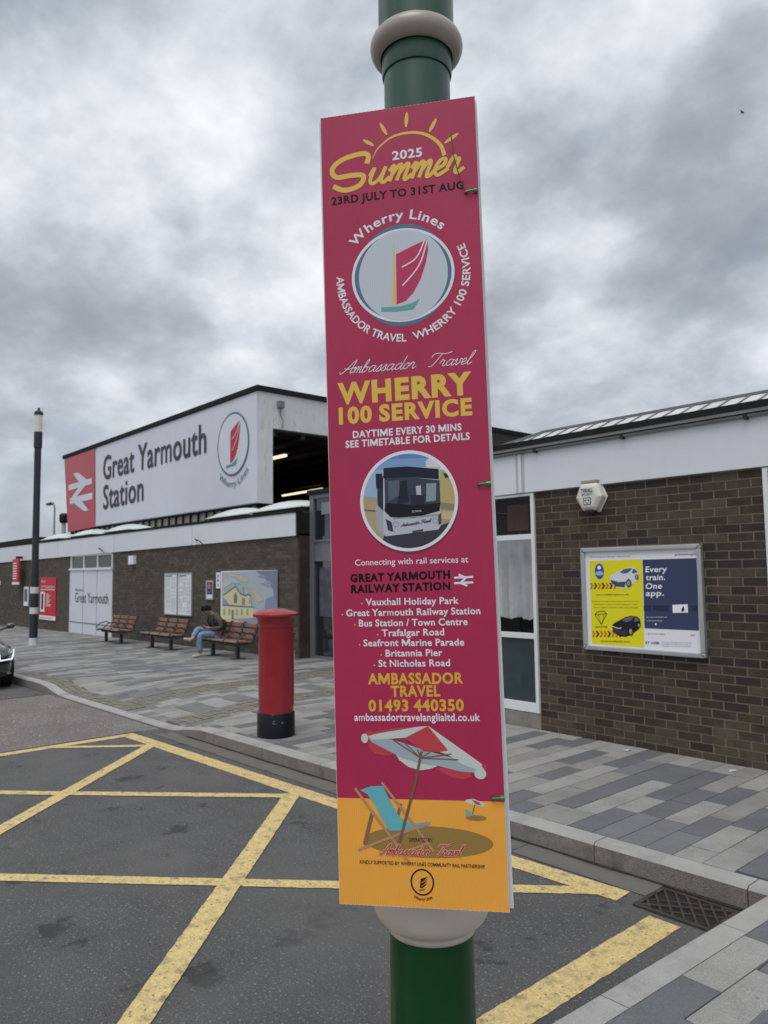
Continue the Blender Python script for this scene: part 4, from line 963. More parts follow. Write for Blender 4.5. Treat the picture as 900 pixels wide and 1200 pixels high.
def mural(p, s, w, h):
    c = s.crop(240, 660, 10)
    P_ = lambda pts, col, l: poly_px(p, c, pts, ink(col, .6), l)
    P_([(200, 105), (500, 95), (700, 600), (640, 730), (203, 670)], '#a4b7bf', 0)
    P_([(480, 95), (855, 85), (853, 760), (640, 735), (560, 430)], '#aab6c0', 1)
    P_([(600, 90), (855, 82), (853, 520), (820, 430), (800, 300), (760, 250), (720, 200), (700, 150), (640, 125)], '#80819a', 2)
    P_([(640, 240), (760, 200), (790, 240), (760, 290), (700, 262)], '#9a9ab8', 3); P_([(620, 150), (720, 135), (720, 175), (650, 165)], '#8a8fb0', 3)
    P_([(230, 110), (300, 120), (420, 150), (520, 180), (500, 230), (430, 215), (360, 165), (260, 140)], '#c9b6a4', 2)
    P_([(210, 220), (260, 180), (330, 215), (280, 260), (215, 300)], '#cdbfae', 2); P_([(490, 270), (560, 285), (640, 400), (600, 430), (540, 330)], '#c6ad99', 2)
    P_([(560, 290), (660, 390), (690, 430), (620, 460)], '#cab7a4', 3)
    P_([(300, 150), (370, 190), (420, 240), (330, 230), (270, 200)], '#b2c3c8', 3)
    P_([(720, 420), (800, 380), (853, 440), (853, 620), (700, 560)], '#8c8fae', 3)
    P_([(225, 420), (225, 375), (365, 280), (420, 360), (480, 385), (525, 370), (548, 400), (550, 515), (220, 485)], '#d8cc98', 4)
    P_([(214, 395), (250, 425), (300, 490), (220, 485)], '#8f9db8', 5)
    P_([(203, 500), (570, 520), (570, 640), (400, 650), (205, 665)], '#ddd4a6', 4); P_([(570, 525), (640, 560), (640, 650), (570, 640)], '#cdbf9c', 4)
    P_([(215, 480), (580, 508), (580, 522), (215, 500)], '#6f7f9c', 6)
    P_([(400, 650), (600, 620), (760, 620), (853, 740), (640, 735), (420, 690)], '#9ba0b8', 3); P_([(203, 665), (330, 660), (460, 690), (300, 684), (203, 676)], '#d8cf9a', 5)
    p.stroke([c(225, 372), c(365, 272), c(420, 355), c(480, 380), c(525, 362), c(550, 398)], .02, ink('#4e5a74'), 7, smooth=False)
    p.stroke([c(365, 275), c(363, 240)], .014, ink('#4e5a74'), 7, smooth=False); p.stroke([c(458, 378), c(457, 280)], .02, ink('#a48f7c'), 6, smooth=False)
    P_([(346, 465), (346, 375), (365, 340), (385, 378), (383, 465)], '#6e7c98', 6); P_([(440, 485), (440, 405), (478, 408), (476, 488)], '#8792aa', 6); P_([(525, 470), (527, 410), (541, 412), (540, 472)], '#8792aa', 6)
    for x in (222, 282, 372, 428, 494): P_([(x, 605), (x, 540), (x+10, 528), (x+22, 542), (x+22, 606)], '#a3ab8e', 6)
    P_([(320, 655), (320, 545), (345, 548), (343, 658)], '#77829a', 6)
wall_panel('mural', 'large pastel mural board of a yellow gabled house on the brick wall', 'mural', -14.86, -12.65, .71, 1.81, pale, printer=mural)
def rowsprint(cols, nrow, dens=.8):
    def f(p, s, w, h):
        rg = random.Random(int(w*977)); g1 = ink('#8f9aa0'); 
        for k_ in range(cols):
            x0 = .06+(w-.12)*k_/cols; wd = (w-.12)/cols*.9
            for i in range(nrow):
                z = h-.1-(h-.16)*i/nrow
                if rg.random() > dens: continue
                x = x0+rg.random()*.02
                while x < x0+wd-.02:
                    l = rg.uniform(.02, .09); l = min(l, x0+wd-x); p.poly([(x, z-.008), (x+l, z-.008), (x+l, z), (x, z)], g1); x += l+rg.uniform(.008, .03)
        p.poly([(.06, h-.085), (w*.6, h-.085), (w*.6, h-.06), (.06, h-.06)], ink('#5c666e'), 1)
    return f
wall_panel('timetable_board', 'left white framed timetable board above the middle bench', 'notice board', -17.65, -16.95, .775, 1.79, pale, M_alu, .03, printer=rowsprint(2, 34))
wall_panel('timetable_board', 'right white framed timetable board, beside the seated person', 'notice board', -16.93, -16.21, .775, 1.79, pale, M_alu, .03, printer=rowsprint(3, 38))
def smallp(p, s, w, h):
    p.poly([(.05, .12), (w-.05, .12), (w-.05, h-.05), (.05, h-.05)], ink('#243650')); p.ellipse((w*.48, h*.66), .06, .09, ink('#d06a7a'), 1, 16); p.poly([(.08, .15), (w-.08, .15), (w-.08, .24), (.08, .24)], ink('#4a6a80'), 1)
wall_panel('framed_notice', 'small framed notice with dark blue picture, left of the mural', 'notice', -15.53, -15.20, 1.175, 1.61, pale, M_alu, .035, printer=smallp)
def dots(p, s, w, h):
    for i, c_ in enumerate(('#9090a0', '#2f6a6a', '#b05a6a')): p.ellipse((w/2, h*(.22+.28*i)), .035, .035, ink(c_), 0, 14)
wall_panel('help_plate', 'slim white plate with round symbols at the left edge of the mural', 'sign', -15.07, -14.90, 1.43, 1.78, pale, printer=dots)
wall_panel('wall_light', 'small white square box high on the bricks right of the white boards', 'box', -19.74, -19.42, 2.04, 2.27, pale, None, th=.09)
def redp(p, s, w, h):
    wt = ink('#e9e6ea', .4); p.poly([(0, 0), (w, 0), (w, .14), (0, .14)], wt); p.text('greateranglia', (.1, .05), (w-.3, .05), .045, ink('#b02a40'), 1)
    p.text('Ticket', (.12, h-.18), (.62, h-.18), .09, wt, 1); p.text('machines and services', (.12, h-.34), (w-.12, h-.34), .075, wt, 1)
    p.poly([(.06, h-.43), (w-.1, h-.43), (w-.1, h-.405), (.06, h-.405)], wt, 1)
    p.poly([(.1, .26), (.55, .26), (.55, .93), (.1, .93)], wt, 1); p.poly([(.2, .34), (.42, .34), (.42, .86), (.2, .86)], ink('#3a3f55'), 2)
    for i in range(9): p.poly([(.68, .85-.05*i), (.68+.25+.3*((i*37 % 10)/10), .85-.05*i), (.68+.25+.3*((i*37 % 10)/10), .87-.05*i), (.68, .87-.05*i)], wt, 1)
    p.text('DID YOU', (.68, .98), (1.35, .98), .1, wt, 1)
wall_panel('red_poster', 'wide red poster with white foot strip on brick wall beside the lamp post', 'poster', -27.3, -25.65, .31, 1.73, ink('#c21f2f', .4), printer=redp)
bs_ = thing('banner_sign', 'narrow red sign projecting from the brick wall, just left of the dark lamp post', 'sign', (-29.3, YL-.25, 1.48))
boxo('panel', (-.4, .35, -.02, .02, .09, .92), ink('#c21f2f', .4), bs_); boxo('foot_strip', (-.4, .35, -.024, .024, 0, .088), pale, bs_); boxo('bracket', (-.05, .0, -.01, .25, .93, 1.02), M_black, bs_)
q = MB()
for i in range(7): q.box(-.3, .1+.02*(i % 3), -.0235, -.0201, .2+.09*i, .24+.09*i, pale)
q.build('print', bs_, kind='stuff')
def plate(p, s, w, h): p.poly([(.08, .15), (w-.08, .15), (w-.08, h-.08), (.08, h-.08)], ink('#5a5f70'))
wall_panel('notice_plate', 'narrow grey and white notice below the projecting red sign', 'notice', -29.1, -28.6, .72, 1.40, pale, printer=plate)
wall_panel('wall_plate', 'little white plate on the brick wall at the left edge of the photo', 'plate', -32.9, -32.2, 1.45, 1.62, pale)

# ================================================================== STREET FURNITURE
# pillar box
pb = thing('post_box', 'red cylindrical pillar post box with chipped black base at the pavement edge', 'post box', (-6.49, 4.25, .12))
q = MB(); q.lathe([(.187, 0), (.188, .02), (.186, .225), (.180, .236), (.173, .238)], M_postblack, n=48); q.build('base', pb, smooth=True)
q = MB(); q.lathe([(.174, .232), (.1745, 1.07), (.176, 1.075), (.184, 1.08), (.184, 1.095), (.176, 1.10), (.176, 1.118)], M_postred); q.build('body', pb, smooth=True)
q = MB(); q.lathe([(.176, 1.118), (.180, 1.124), (.184, 1.145), (.200, 1.168), (.222, 1.176), (.229, 1.18), (.231, 1.186), (.231, 1.203), (.228, 1.209), (.215, 1.215), (.205, 1.222), (.17, 1.236), (.11, 1.252), (.05, 1.260), (.0005, 1.262)], M_postred); q.build('cap', pb, smooth=True, angle=26)
def onbody(name, a0, a1, z0, z1, r, m, th=.006):
    q = MB(); n = 8; vs = []
    for i in range(n+1):
        t = R(a0+(a1-a0)*i/n)
        for rr_ in (r-.004, r+th): vs += [(rr_*math.cos(t), rr_*math.sin(t), z0), (rr_*math.cos(t), rr_*math.sin(t), z1)]
    fs = []
    for i in range(n):
        o_ = i*4; fs += [(o_+2, o_+6, o_+7, o_+3), (o_+3, o_+7, o_+5, o_+1), (o_+2, o_, o_+4, o_+6)]
    fs += [(0, 2, 3, 1), (n*4, n*4+1, n*4+3, n*4+2)]; q.mesh(vs, fs, m); return q.build(name, pb)
onbody('door', 35, 102, .30, .86, .1745, M_postred); onbody('notice_plate', 54, 84, .70, .83, .181, pale, .003); onbody('slot_hood', 50, 92, .99, 1.015, .1745, M_postred, .022); onbody('slot', 52, 90, .945, .985, .1745, M_black, .003)
q = MB(); q.lathe([(.0005, .0), (.008, .003), (.0, .006)], M_postblack, n=8)
for a, z in ((-62, .93), (-58, .94), (-60, .86), (-66, .60)):
    t = R(a); 
    s_ = MB(); s_.bar((.172*math.cos(t), .172*math.sin(t), z), (.1765*math.cos(t), .1765*math.sin(t), z), .010, .010, mat('chip_dark_red', (.12, .008, .01), .6)); s_.build('paint_chip', pb)

# dark lamp post
lx, ly = -20.15, 6.0; lz = .12+S(lx)
lp = thing('lamp_post', 'tall dark grey lamp post with white bands and cylindrical lantern', 'lamp post', (lx, ly, lz-.03))
q = MB(); q.lathe([(.10, 0), (.097, 1.8), (.083, 2.0), (.08, 5.15)], M_lampgrey, n=24); q.build('pole', lp, smooth=True)
for z0, z1_ in ((.03, .20), (.80, .96), (1.31, 1.47)):
    q = MB(); q.lathe([(.103, z0), (.103, z1_)], M_band, n=24); q.build('band', lp, smooth=True)
q = MB(); q.lathe([(.083, 4.5), (.083, 5.0), (.10, 5.02), (.10, 5.42)], M_lampgrey, n=24); q.build('collar', lp, smooth=True)
boxo('plate', (-.03, .05, -.102, -.09, 4.75, 4.9), M_band, lp)
q = MB(); q.lathe([(.094, 5.42), (.096, 5.86)], M_lens, n=24); q.build('lantern', lp, smooth=True)
q = MB(); q.lathe([(.108, 5.86), (.11, 5.93), (.06, 5.97), (.03, 6.0), (.03, 6.04), (.0005, 6.06)], M_lampgrey, n=24); q.build('cap', lp, smooth=True)
s2 = thing('street_lamp', 'thin distant street lamp beyond the station roof', 'street lamp', (-93.8, 30, -.2))
q = MB(); q.tube([(0, 0, 0), (0, 0, 10.3), (-.3, 0, 10.7), (-1.2, 0, 10.85)], [.16, .1, .09, .08], M_gut, 8); q.build('pole', s2, smooth=True)
boxo('head', (-2.5, -1.0, -.25, .25, 10.7, 11.0), M_lampgrey, s2, bevel=.06)

# benches
def make_bench(label):
    b = thing('bench', label, 'bench', group='wooden three seat benches along the station wall')
    for i in (-1, 0, 1):
        cx = i*.50
        st_ = MB()
        for j in range(4): y = -.33+j*.095; st_.box(cx-.215, cx+.215, y, y+.075, .315+.006*(3-j), .343+.006*(3-j), M_wood2 if j < 1 else M_wood)
        for k_ in (-.19, .165): st_.box(cx+k_, cx+k_+.025, -.33, .06, .285, .3149, M_benchmetal)
        st_.build('seat', b, bevel=.004)
        bk = MB()
        for j in range(3):
            z = .385+j*.105; y = .055+.038*j; bk.box(cx-.205, cx+.205, y, y+.022, z, z+.072, M_wood)
        bk.build('backrest', b, bevel=.004)
        for k_ in (-.225, .225): fr = MB(); fr.bar((cx+k_, .055, .30), (cx+k_, .175, .69), .022, .03, M_benchmetal); fr.build('back_frame', b)
    for k_ in (-.745, -.25, .25, .745):
        if k_ in (-.745, .745) or True:
            q = MB(); q.tube([(k_, .09, .44), (k_, -.05, .50), (k_, -.20, .47), (k_, -.31, .36)], .014, M_benchmetal, 8); q.build('armrest', b, smooth=True)
    q = MB(); q.bar((-.74, -.14, .265), (.74, -.14, .265), .05, .045, M_benchmetal); q.build('beam', b)
    for k_ in (-.48, .48):
        q = MB(); q.bar((k_, -.14, 0), (k_, -.14, .245), .055, .07, M_benchmetal); q.box(k_-.045, k_+.045, -.28, .02, 0, .014, M_benchmetal); q.build('leg', b)
    return b
b0 = make_bench('brown slatted three seat bench with the person sitting on it, behind the post box')
b0.location = (-13.36, 7.70, .12+S(-13.4))
b1_ = copy_tree(b0); b1_['label'] = 'middle brown slatted bench, empty, below the white timetable boards'; b1_.location = (-16.21, 7.70, .12+S(-16.2))
b2_ = copy_tree(b0); b2_['label'] = 'farthest brown slatted bench, empty, in front of the white boards'; b2_.location = (-18.95, 7.70, .12+S(-19))

# ================================================================== PERSON
def skin_obj(name, verts, edges, radii, m, parent, sub=2, root=0, smooth=True):
    me = bpy.data.meshes.new(name); me.from_pydata(verts, edges, []); o = bpy.data.objects.new(name, me); COL.objects.link(o)
    if not me.skin_vertices:
        o.modifiers.new('skin', 'SKIN')
    else: o.modifiers.new('skin', 'SKIN')
    if not me.skin_vertices:
        bm = bmesh.new(); bm.from_mesh(me); bm.verts.layers.skin.verify(); bm.to_mesh(me); bm.free()
    for i, r in enumerate(radii):
        sv = me.skin_vertices[0].data[i]; sv.radius = r if isinstance(r, tuple) else (r, r); sv.use_root = (i == root)
    s = o.modifiers.new('sub', 'SUBSURF'); s.levels = s.render_levels = sub
    bpy.context.view_layer.update(); me2 = bpy.data.meshes.new_from_object(o.evaluated_get(bpy.context.evaluated_depsgraph_get()))
    me2.materials.clear(); me2.materials.append(m); me2.polygons.foreach_set('use_smooth', [True]*len(me2.polygons))
    bpy.data.objects.remove(o); bpy.data.meshes.remove(me); me2.name = name
    return link_mesh(name, me2, parent)
pz = .12+S(-13.9)
pe = thing('person', 'dark haired person in taupe jacket and pale jeans sitting cross legged, head bowed', 'person', (-13.86, 7.62, pz))
# local frame: facing -Y, feet at z=0; seat surface about 0.34
class Sk:
    def __init__(s): s.v = []; s.e = []; s.r = []
    def chain(s, pts, start=None):
        prev = start; ids = []
        for (p, r) in pts:
            s.v.append(p); s.r.append(r); i = len(s.v)-1; ids.append(i)
            if prev is not None: s.e.append((prev, i))
            prev = i
        return ids
def HD(p):
    y, z = p[1]+.10, p[2]-.86; c_, s_ = math.cos(R(24)), math.sin(R(24)); return (p[0], -.115+y*c_-z*s_, .855+y*s_+z*c_)
k = Sk()
ids = k.chain([((0, .04, .42), (.115, .09)), ((0, .06, .52), (.105, .085)), ((0, .03, .64), (.115, .088)), ((0, -.02, .75), (.12, .08)), ((0, -.06, .82), (.06, .055)), ((0, -.10, .87), (.036, .038)), (HD((0, -.14, .92)), (.052, .06)), (HD((0, -.165, .97)), (.062, .075)), (HD((0, -.16, 1.03)), (.050, .06))])
pel, chest = ids[0], ids[3]
for sx in (-1, 1):
    k.chain([((sx*.13, -.03, .77), .05), ((sx*.185, .0, .70), .043), ((sx*.20, .02, .57), .037), ((sx*.15, -.09, .54), .031), ((sx*.06, -.20, .57), .023), ((sx*.045, -.235, .585), (.026, .018))], chest)
# planted leg (its left), crossed leg (its right)
k.chain([((.07, .0, .41), .085), ((.08, -.20, .44), .072), ((.08, -.38, .45), .055), ((.085, -.39, .28), .046), ((.085, -.37, .12), .033), ((.085, -.38, .06), .033), ((.085, -.50, .035), (.034, .022))], pel)
k.chain([((-.07, .0, .43), .085), ((-.04, -.20, .50), .072), ((.0, -.38, .545), .055), ((.05, -.47, .46), .045), ((.10, -.56, .37), .033), ((.115, -.60, .36), .033), ((.13, -.70, .38), (.034, .022))], pel)
body = skin_obj('body', k.v, k.e, k.r, M_skin, pe)
def finger_set(cx, cy, cz, s, parent):
    for i, (dx, ln) in enumerate(((-.021, .044), (-.007, .052), (.007, .050), (.021, .040))):
        f_ = Sk(); f_.chain([((cx+dx, cy, cz), .0085), ((cx+dx, cy-ln*.6, cz+.012), .008), ((cx+dx-s*.004, cy-ln*.95, cz+.028), .007), ((cx+dx-s*.006, cy-ln*.9, cz+.045), .006)])
        skin_obj('finger', f_.v, f_.e, f_.r, M_skin, parent, 1)
    f_ = Sk(); f_.chain([((cx-s*.02, cy+.01, cz+.005), .010), ((cx-s*.036, cy-.012, cz+.022), .009), ((cx-s*.030, cy-.03, cz+.038), .0075)]); skin_obj('thumb', f_.v, f_.e, f_.r, M_skin, parent, 1)
for sx in (-1, 1): finger_set(sx*.045, -.245, .585, sx, pe)
# face features
fc = MB()
for sx in (-1, 1): fc.lathe([(.0005, -.006), (.006, -.003), (.007, 0), (.006, .003), (.0005, .006)], M_black, (sx*.024, -.236), 8)
fc.v = [HD((v[0], v[1], v[2]+.955)) for v in fc.v]; fc.build('eyes', pe, smooth=True)
n_ = Sk(); n_.chain([(HD((0, -.232, .965)), .007), (HD((0, -.25, .935)), .011), (HD((0, -.24, .925)), .009)]); skin_obj('nose', n_.v, n_.e, n_.r, M_skin, pe, 1)
fc = MB(); fc.bar(HD((-.02, -.226, .900)), HD((.02, -.226, .900)), .006, .007, mat('lips', (.28, .10, .09), .5)); fc.build('mouth', pe, bevel=.002)
for sx in (-1, 1):
    f_ = Sk(); f_.chain([(HD((sx*.060, -.15, .98)), .008), (HD((sx*.067, -.14, .965)), .012), (HD((sx*.062, -.148, .945)), .008)]); skin_obj('ear', f_.v, f_.e, f_.r, M_skin, pe, 1)
# hair: cap of overlapping locks with a fringe falling forward
hk = Sk(); a = hk.chain([((0, -.092, .91), .052), ((0, -.10, .965), .080), ((0, -.13, 1.025), .094), ((0, -.185, 1.045), .088), ((0, -.228, 1.005), .06)])
for dx, dy, dz in ((-.05, -.03, .0), (.05, -.03, .0), (-.055, .03, -.01), (.055, .03, -.01), (-.03, -.06, .0), (.035, -.06, .0)):
    hk.chain([((dx, -.16+dy, 1.01+dz), .036), ((dx*1.25, -.165+dy*1.1, .965+dz), .026)], a[2])
hk.v = [HD(v) for v in hk.v]; skin_obj('hair', hk.v, hk.e, hk.r, M_hair, pe)
# jacket: torso and sleeves a little larger than the body
jk = Sk(); ids = jk.chain([((0, .045, .44), (.128, .105)), ((0, .07, .53), (.125, .105)), ((0, .045, .64), (.135, .108)), ((0, .0, .75), (.135, .10)), ((0, -.05, .82), (.085, .072)), ((0, -.075, .86), (.060, .056))])
for sx in (-1, 1): jk.chain([((sx*.135, -.02, .77), .064), ((sx*.195, .0, .70), .057), ((sx*.21, .02, .575), .051), ((sx*.155, -.09, .54), .045), ((sx*.08, -.18, .565), .036)], ids[3])
skin_obj('jacket', jk.v, jk.e, jk.r, M_jacket, pe)
jk = Sk(); ids = jk.chain([((0, .04, .40), (.125, .095)), ((0, .05, .47), (.118, .098))])
jk.chain([((.07, .0, .415), .092), ((.08, -.20, .44), .080), ((.08, -.385, .45), .066), ((.085, -.40, .28), .062), ((.085, -.385, .09), .060)], ids[0])
jk.chain([((-.07, .0, .43), .092), ((-.04, -.20, .505), .080), ((.0, -.39, .55), .064), ((.05, -.48, .465), .056), ((.09, -.545, .39), .052)], ids[0])
skin_obj('jeans', jk.v, jk.e, jk.r, M_jeans, pe)
for nm, pts in (('shoe', [((.085, -.345, .045), (.04, .04)), ((.085, -.42, .04), (.042, .036)), ((.085, -.52, .03), (.042, .026)), ((.085, -.56, .026), (.03, .018))]), ('shoe', [((.105, -.575, .365), (.04, .04)), ((.12, -.64, .365), (.042, .036)), ((.135, -.73, .385), (.040, .026)), ((.14, -.76, .392), (.03, .018))])):
    f_ = Sk(); f_.chain(pts); skin_obj(nm, f_.v, f_.e, f_.r, M_shoe, pe)
ph = thing('phone', 'small dark phone held in the lap of the person on the bench', 'phone', (-13.86, 7.62-.285, pz+.62)); boxo('body', (-.026, .026, -.012, -.004, -.03, .075), M_black, ph, bevel=.003)
bg = thing('backpack', 'black backpack worn on the back of the seated person', 'backpack', (-13.86, 7.62, pz))
f_ = Sk(); f_.chain([((0, .19, .40), (.12, .085)), ((0, .215, .50), (.135, .105)), ((0, .185, .64), (.12, .085)), ((0, .14, .72), (.08, .045))]); skin_obj('bag', f_.v, f_.e, f_.r, M_bag, bg)
for sx in (-1, 1):
    q = MB(); q.tube([(sx*.07, .13, .70), (sx*.085, .03, .835), (sx*.10, -.09, .80), (sx*.11, -.115, .68), (sx*.115, -.02, .56), (sx*.11, .12, .48)], .014, M_bag, 8); q.build('strap', bg, smooth=True)

# ================================================================== CAR (nose just inside the left edge)
car = thing('parked_car', 'glossy black car at the left edge, only its front corner, headlight and mirror showing', 'car', (-12.80, 2.80, S(-13.3)))
# local: front at x=0, car runs to -X; half width 0.80
stn = [ # x, w, zbot, zmid, zshoulder, ztop, wtop
 (-.00, .50, .24, .34, .46, .52, .40), (-.05, .66, .18, .34, .52, .57, .52), (-.16, .76, .15, .36, .58, .64, .58), (-.40, .805, .15, .40, .66, .735, .60), (-.9, .82, .15, .42, .73, .82, .60), (-1.10, .82, .15, .42, .75, .86, .60),
 (-1.45, .82, .15, .42, .78, 1.06, .56), (-1.8, .82, .15, .42, .79, 1.24, .54), (-2.3, .82, .15, .42, .80, 1.30, .54), (-2.9, .82, .15, .42, .81, 1.27, .53), (-3.35, .81, .16, .42, .82, 1.13, .52), (-3.6, .78, .18, .42, .80, .92, .55), (-3.72, .70, .24, .42, .70, .78, .55)]
q = MB(); ns = 13; vs = []
for x, w, zb, zm, zs, zt, wt in stn:
    half = [(0, zb), (w*.8, zb), (w*.97, zb+.05), (w, zm), (w*.985, zs), (wt, zt-.02), (0, zt)]
    ring = [(x, y, z) for y, z in half]+[(x, -y, z) for y, z in half[-2:0:-1]]; vs += ring
nr = len(half)*2-2
fs = [(i*nr+j, i*nr+(j+1) % nr, (i+1)*nr+(j+1) % nr, (i+1)*nr+j) for i in range(len(stn)-1) for j in range(nr)]+[tuple(range(nr))[::-1], tuple((len(stn)-1)*nr+j for j in range(nr))]
q.mesh(vs, fs, M_carblack); bo = q.build('body', car, smooth=True, angle=75)
su = bo.modifiers.new('sub', 'SUBSURF'); su.levels = su.render_levels = 2
for sy in (-1, 1):
    for wx in (-.62, -2.95):
        q = MB(); q.lathe([(.17, -.09), (.255, -.085), (.285, -.06), (.285, .06), (.255, .085), (.17, .09)], M_tyre, n=28)
        mt = Matrix.Translation((wx, sy*.745, .285)) @ Matrix.Rotation(R(90), 4, 'X'); q.v = [tuple(mt @ Vector(v)) for v in q.v]; ty = q.build('wheel', car, smooth=True)
        q = MB(); q.lathe([(.0005, -.07), (.06, -.075), (.17, -.08), (.172, .08), (.06, .075), (.0005, .07)], M_rim, n=20); q.v = [tuple(mt @ Vector(v)) for v in q.v]; q.build('rim', ty, smooth=True)
        q = MB(); q.lathe([(.0005, -.083), (.33, -.083), (.33, .083), (.0005, .083)], M_black, n=28); q.v = [tuple(Matrix.Translation((wx, sy*.738, .30)) @ Matrix.Rotation(R(90), 4, 'X') @ Vector(v)) for v in q.v]; q.build('wheel_arch', car, smooth=True)
    hl = MB(); P0 = [(-.045, sy*.50, .535), (-.10, sy*.69, .56), (-.24, sy*.775, .61), (-.26, sy*.785, .53), (-.12, sy*.73, .44), (-.02, sy*.52, .44)]
    hl.mesh(P0+[(x-.10, y*.95, z) for x, y, z in P0], [tuple(range(6)) if sy > 0 else tuple(range(6))[::-1]]+[(i, (i+1) % 6, (i+1) % 6+6, i+6) for i in range(6)], M_headlamp); hl_o = hl.build('headlight', car, bevel=.006)
    q = MB(); q.tube([(-.035, sy*.53, .545), (-.02, sy*.54, .452), (-.10, sy*.73, .462), (-.235, sy*.79, .55), (-.225, sy*.785, .60)], .011, M_drl, 8); q.build('light_strip', hl_o, smooth=True)
    q = MB(); q.tube([(-1.12, sy*.80, .86), (-1.08, sy*.92, .905)], .02, M_carblack, 8); q.build('mirror_stalk', car, smooth=True)
    f_ = Sk(); f_.chain([((-1.05, sy*.88, .92), (.05, .045)), ((-1.03, sy*.96, .93), (.065, .055)), ((-1.05, sy*1.02, .925), (.045, .04))]); skin_obj('mirror', f_.v, f_.e, f_.r, M_carblack, car)
    q = MB(); q.bar((-.045, sy*.45, .235), (-.13, sy*.72, .245), .03, .016, M_chrome); q.build('bumper_trim', car)
q = MB(); q.box(-.02, .012, -.40, .40, .36, .50, M_black); 
for i in range(5): q.box(.013, .018, -.38, .38, .375+.025*i, .383+.025*i, M_chrome)
q.build('grille', car)
q = MB(); q.tube([(.006, -.50, .19), (.006, .50, .19)], .014, M_chrome, 8); q.build('lower_lip', car, smooth=True)
boxo('number_plate', (.019, .028, -.24, .24, .27, .35), ink('#e8e8e8'), car)
gq = MB()
for sy in (-1, 1): gq.mesh([(-1.35, sy*.80, .86), (-3.2, sy*.80, .87), (-3.0, sy*.62, 1.18), (-1.85, sy*.62, 1.19)], [(0, 1, 2, 3) if sy < 0 else (3, 2, 1, 0)], M_glass_dark)
gq.mesh([(-1.12, -.62, .88), (-1.12, .62, .88), (-1.74, .52, 1.22), (-1.74, -.52, 1.22)], [(0, 1, 2, 3)], M_glass_dark); gq.build('window', car)

# ================================================================== GREEN COLUMN
cx, cy = -1.160, 1.140
col_ = thing('green_column', 'glossy dark green cast iron column with cream rings carrying the pink banner', 'column', (cx, cy, .12))
q = MB(); q.lathe([(.15, 0), (.15, .25), (.12, .30), (.10, .34), (.0885, .42), (.0870, .82), (.0860, .885)], M_green, n=64); q.build('lower_shaft', col_, smooth=True)
q = MB(); q.lathe([(.0745, 1.0), (.0745, 2.735)], M_green2, n=64); q.build('shaft', col_, smooth=True)
q = MB(); q.lathe([(.0775, 2.715), (.079, 2.72), (.079, 2.77), (.0775, 2.775)], M_green2, n=64); q.build('ring_seat', col_, smooth=True)
q = MB(); q.lathe([(.0855, 2.80), (.0850, 5.5)], M_green2, n=64); q.build('upper_shaft', col_, smooth=True)
def torus(R0, r, zc, flat=1.0, n=20): return [(R0+r*math.cos(t), zc+r*flat*math.sin(t)) for t in [math.pi*1.5+2*math.pi*i/n*1 for i in range(n+1)]]
q = MB(); q.lathe(torus(.082, .023, 2.785, 1.15), mat('cream_gloss_shaded', (.36, .31, .275), .42, var=.1, vscale=9, coat=.15), n=64); q.build('upper_ring', col_, smooth=True, angle=80)  # same cream paint, darkened so the ring's underside shade sits in its colour
q = MB(); q.lathe([(.080, .868), (.089, .869), (.0905, .876), (.092, .882), (.101, .887), (.112, .898), (.119, .913), (.1215, .932), (.118, .952), (.108, .968), (.09, .985), (.078, 1.0)], M_cream, n=64); q.build('lower_ring', col_, smooth=True, angle=80)

# ================================================================== BANNER
BYAW, BROLL = 0.66283476, R(-1.0073)
U = Vector((math.cos(BYAW), math.sin(BYAW), 0)); V0 = Vector((0, 0, 1))
Zb = V0*math.cos(BROLL)+U*math.sin(BROLL); Ub = U*math.cos(BROLL)-V0*math.sin(BROLL)
BW, BZ0, BZ1 = .32, 1.09325698, 2.67059746; BHh = (BZ1-BZ0)/2; BC = Vector((-1.06924701, 1.00916266, (BZ0+BZ1)/2))
NB = Ub.cross(Zb)
ban = thing('advertising_banner', 'tall pink and orange printed board for a summer bus service tied to the green column', 'banner')
ban.matrix_world = Matrix(((Ub.x, NB.x*-1, Zb.x, BC.x), (Ub.y, NB.y*-1, Zb.y, BC.y), (Ub.z, NB.z*-1, Zb.z, BC.z), (0, 0, 0, 1)))
# local: x right, z up, -y faces the viewer. Orange begins at local height zo
bS = Surf(BC, Ub, Zb, .00014); B = lambda x0, y0, k: bS.crop(x0, y0, k)
zo = (bS.uv(396.5, 936)[1]+bS.uv(591, 938.5)[1])/2
q = MB(); th = .0045
def sheet_face(q, xa, xb, za, zb, m, y):      # gently bowed sheet with scalloped flute ends
    n = 76; vs = []
    for i in range(n+1):
        x = xa+(xb-xa)*i/n; w = (.0011 if i % 2 else 0)
        vs += [(x, y, za+(w if za < -BHh+.01 else 0)), (x, y, zb-(w*.6 if zb > BHh-.01 else 0))]
    q.mesh(vs, [(2*i, 2*i+2, 2*i+3, 2*i+1) for i in range(n)], m)
sheet_face(q, -BW/2, BW/2, zo, BHh, M_pink, 0); sheet_face(q, -BW/2, BW/2, -BHh, zo, M_orange, 0)
q.box(-BW/2-.0006, BW/2+.0006, .0001, th, -BHh, BHh, M_sheet)
fs_ = q.build('front_sheet', ban)
q = MB(); mr_ = Matrix.Rotation(R(-.18), 4, 'Y'); q.box(-BW/2-.0035, BW/2+.0055, .011, .0155, -BHh+.003, BHh-.003, M_sheet, mr_); q.build('rear_sheet', ban)
biv = ban.matrix_world.inverted()
def place(p, name, label=None):
    o = p.build(name, fs_); o.matrix_parent_inverse = biv
    return o
bS = Surf(BC, Ub, Zb, .00014)
YEL, WHT, BLK = mat('ink_mustard', (.76, .50, .07), .45), mat('ink_cool_white', (.76, .77, .82), .45), mat('ink_black', (.008, .007, .010), .5, spec=.2)
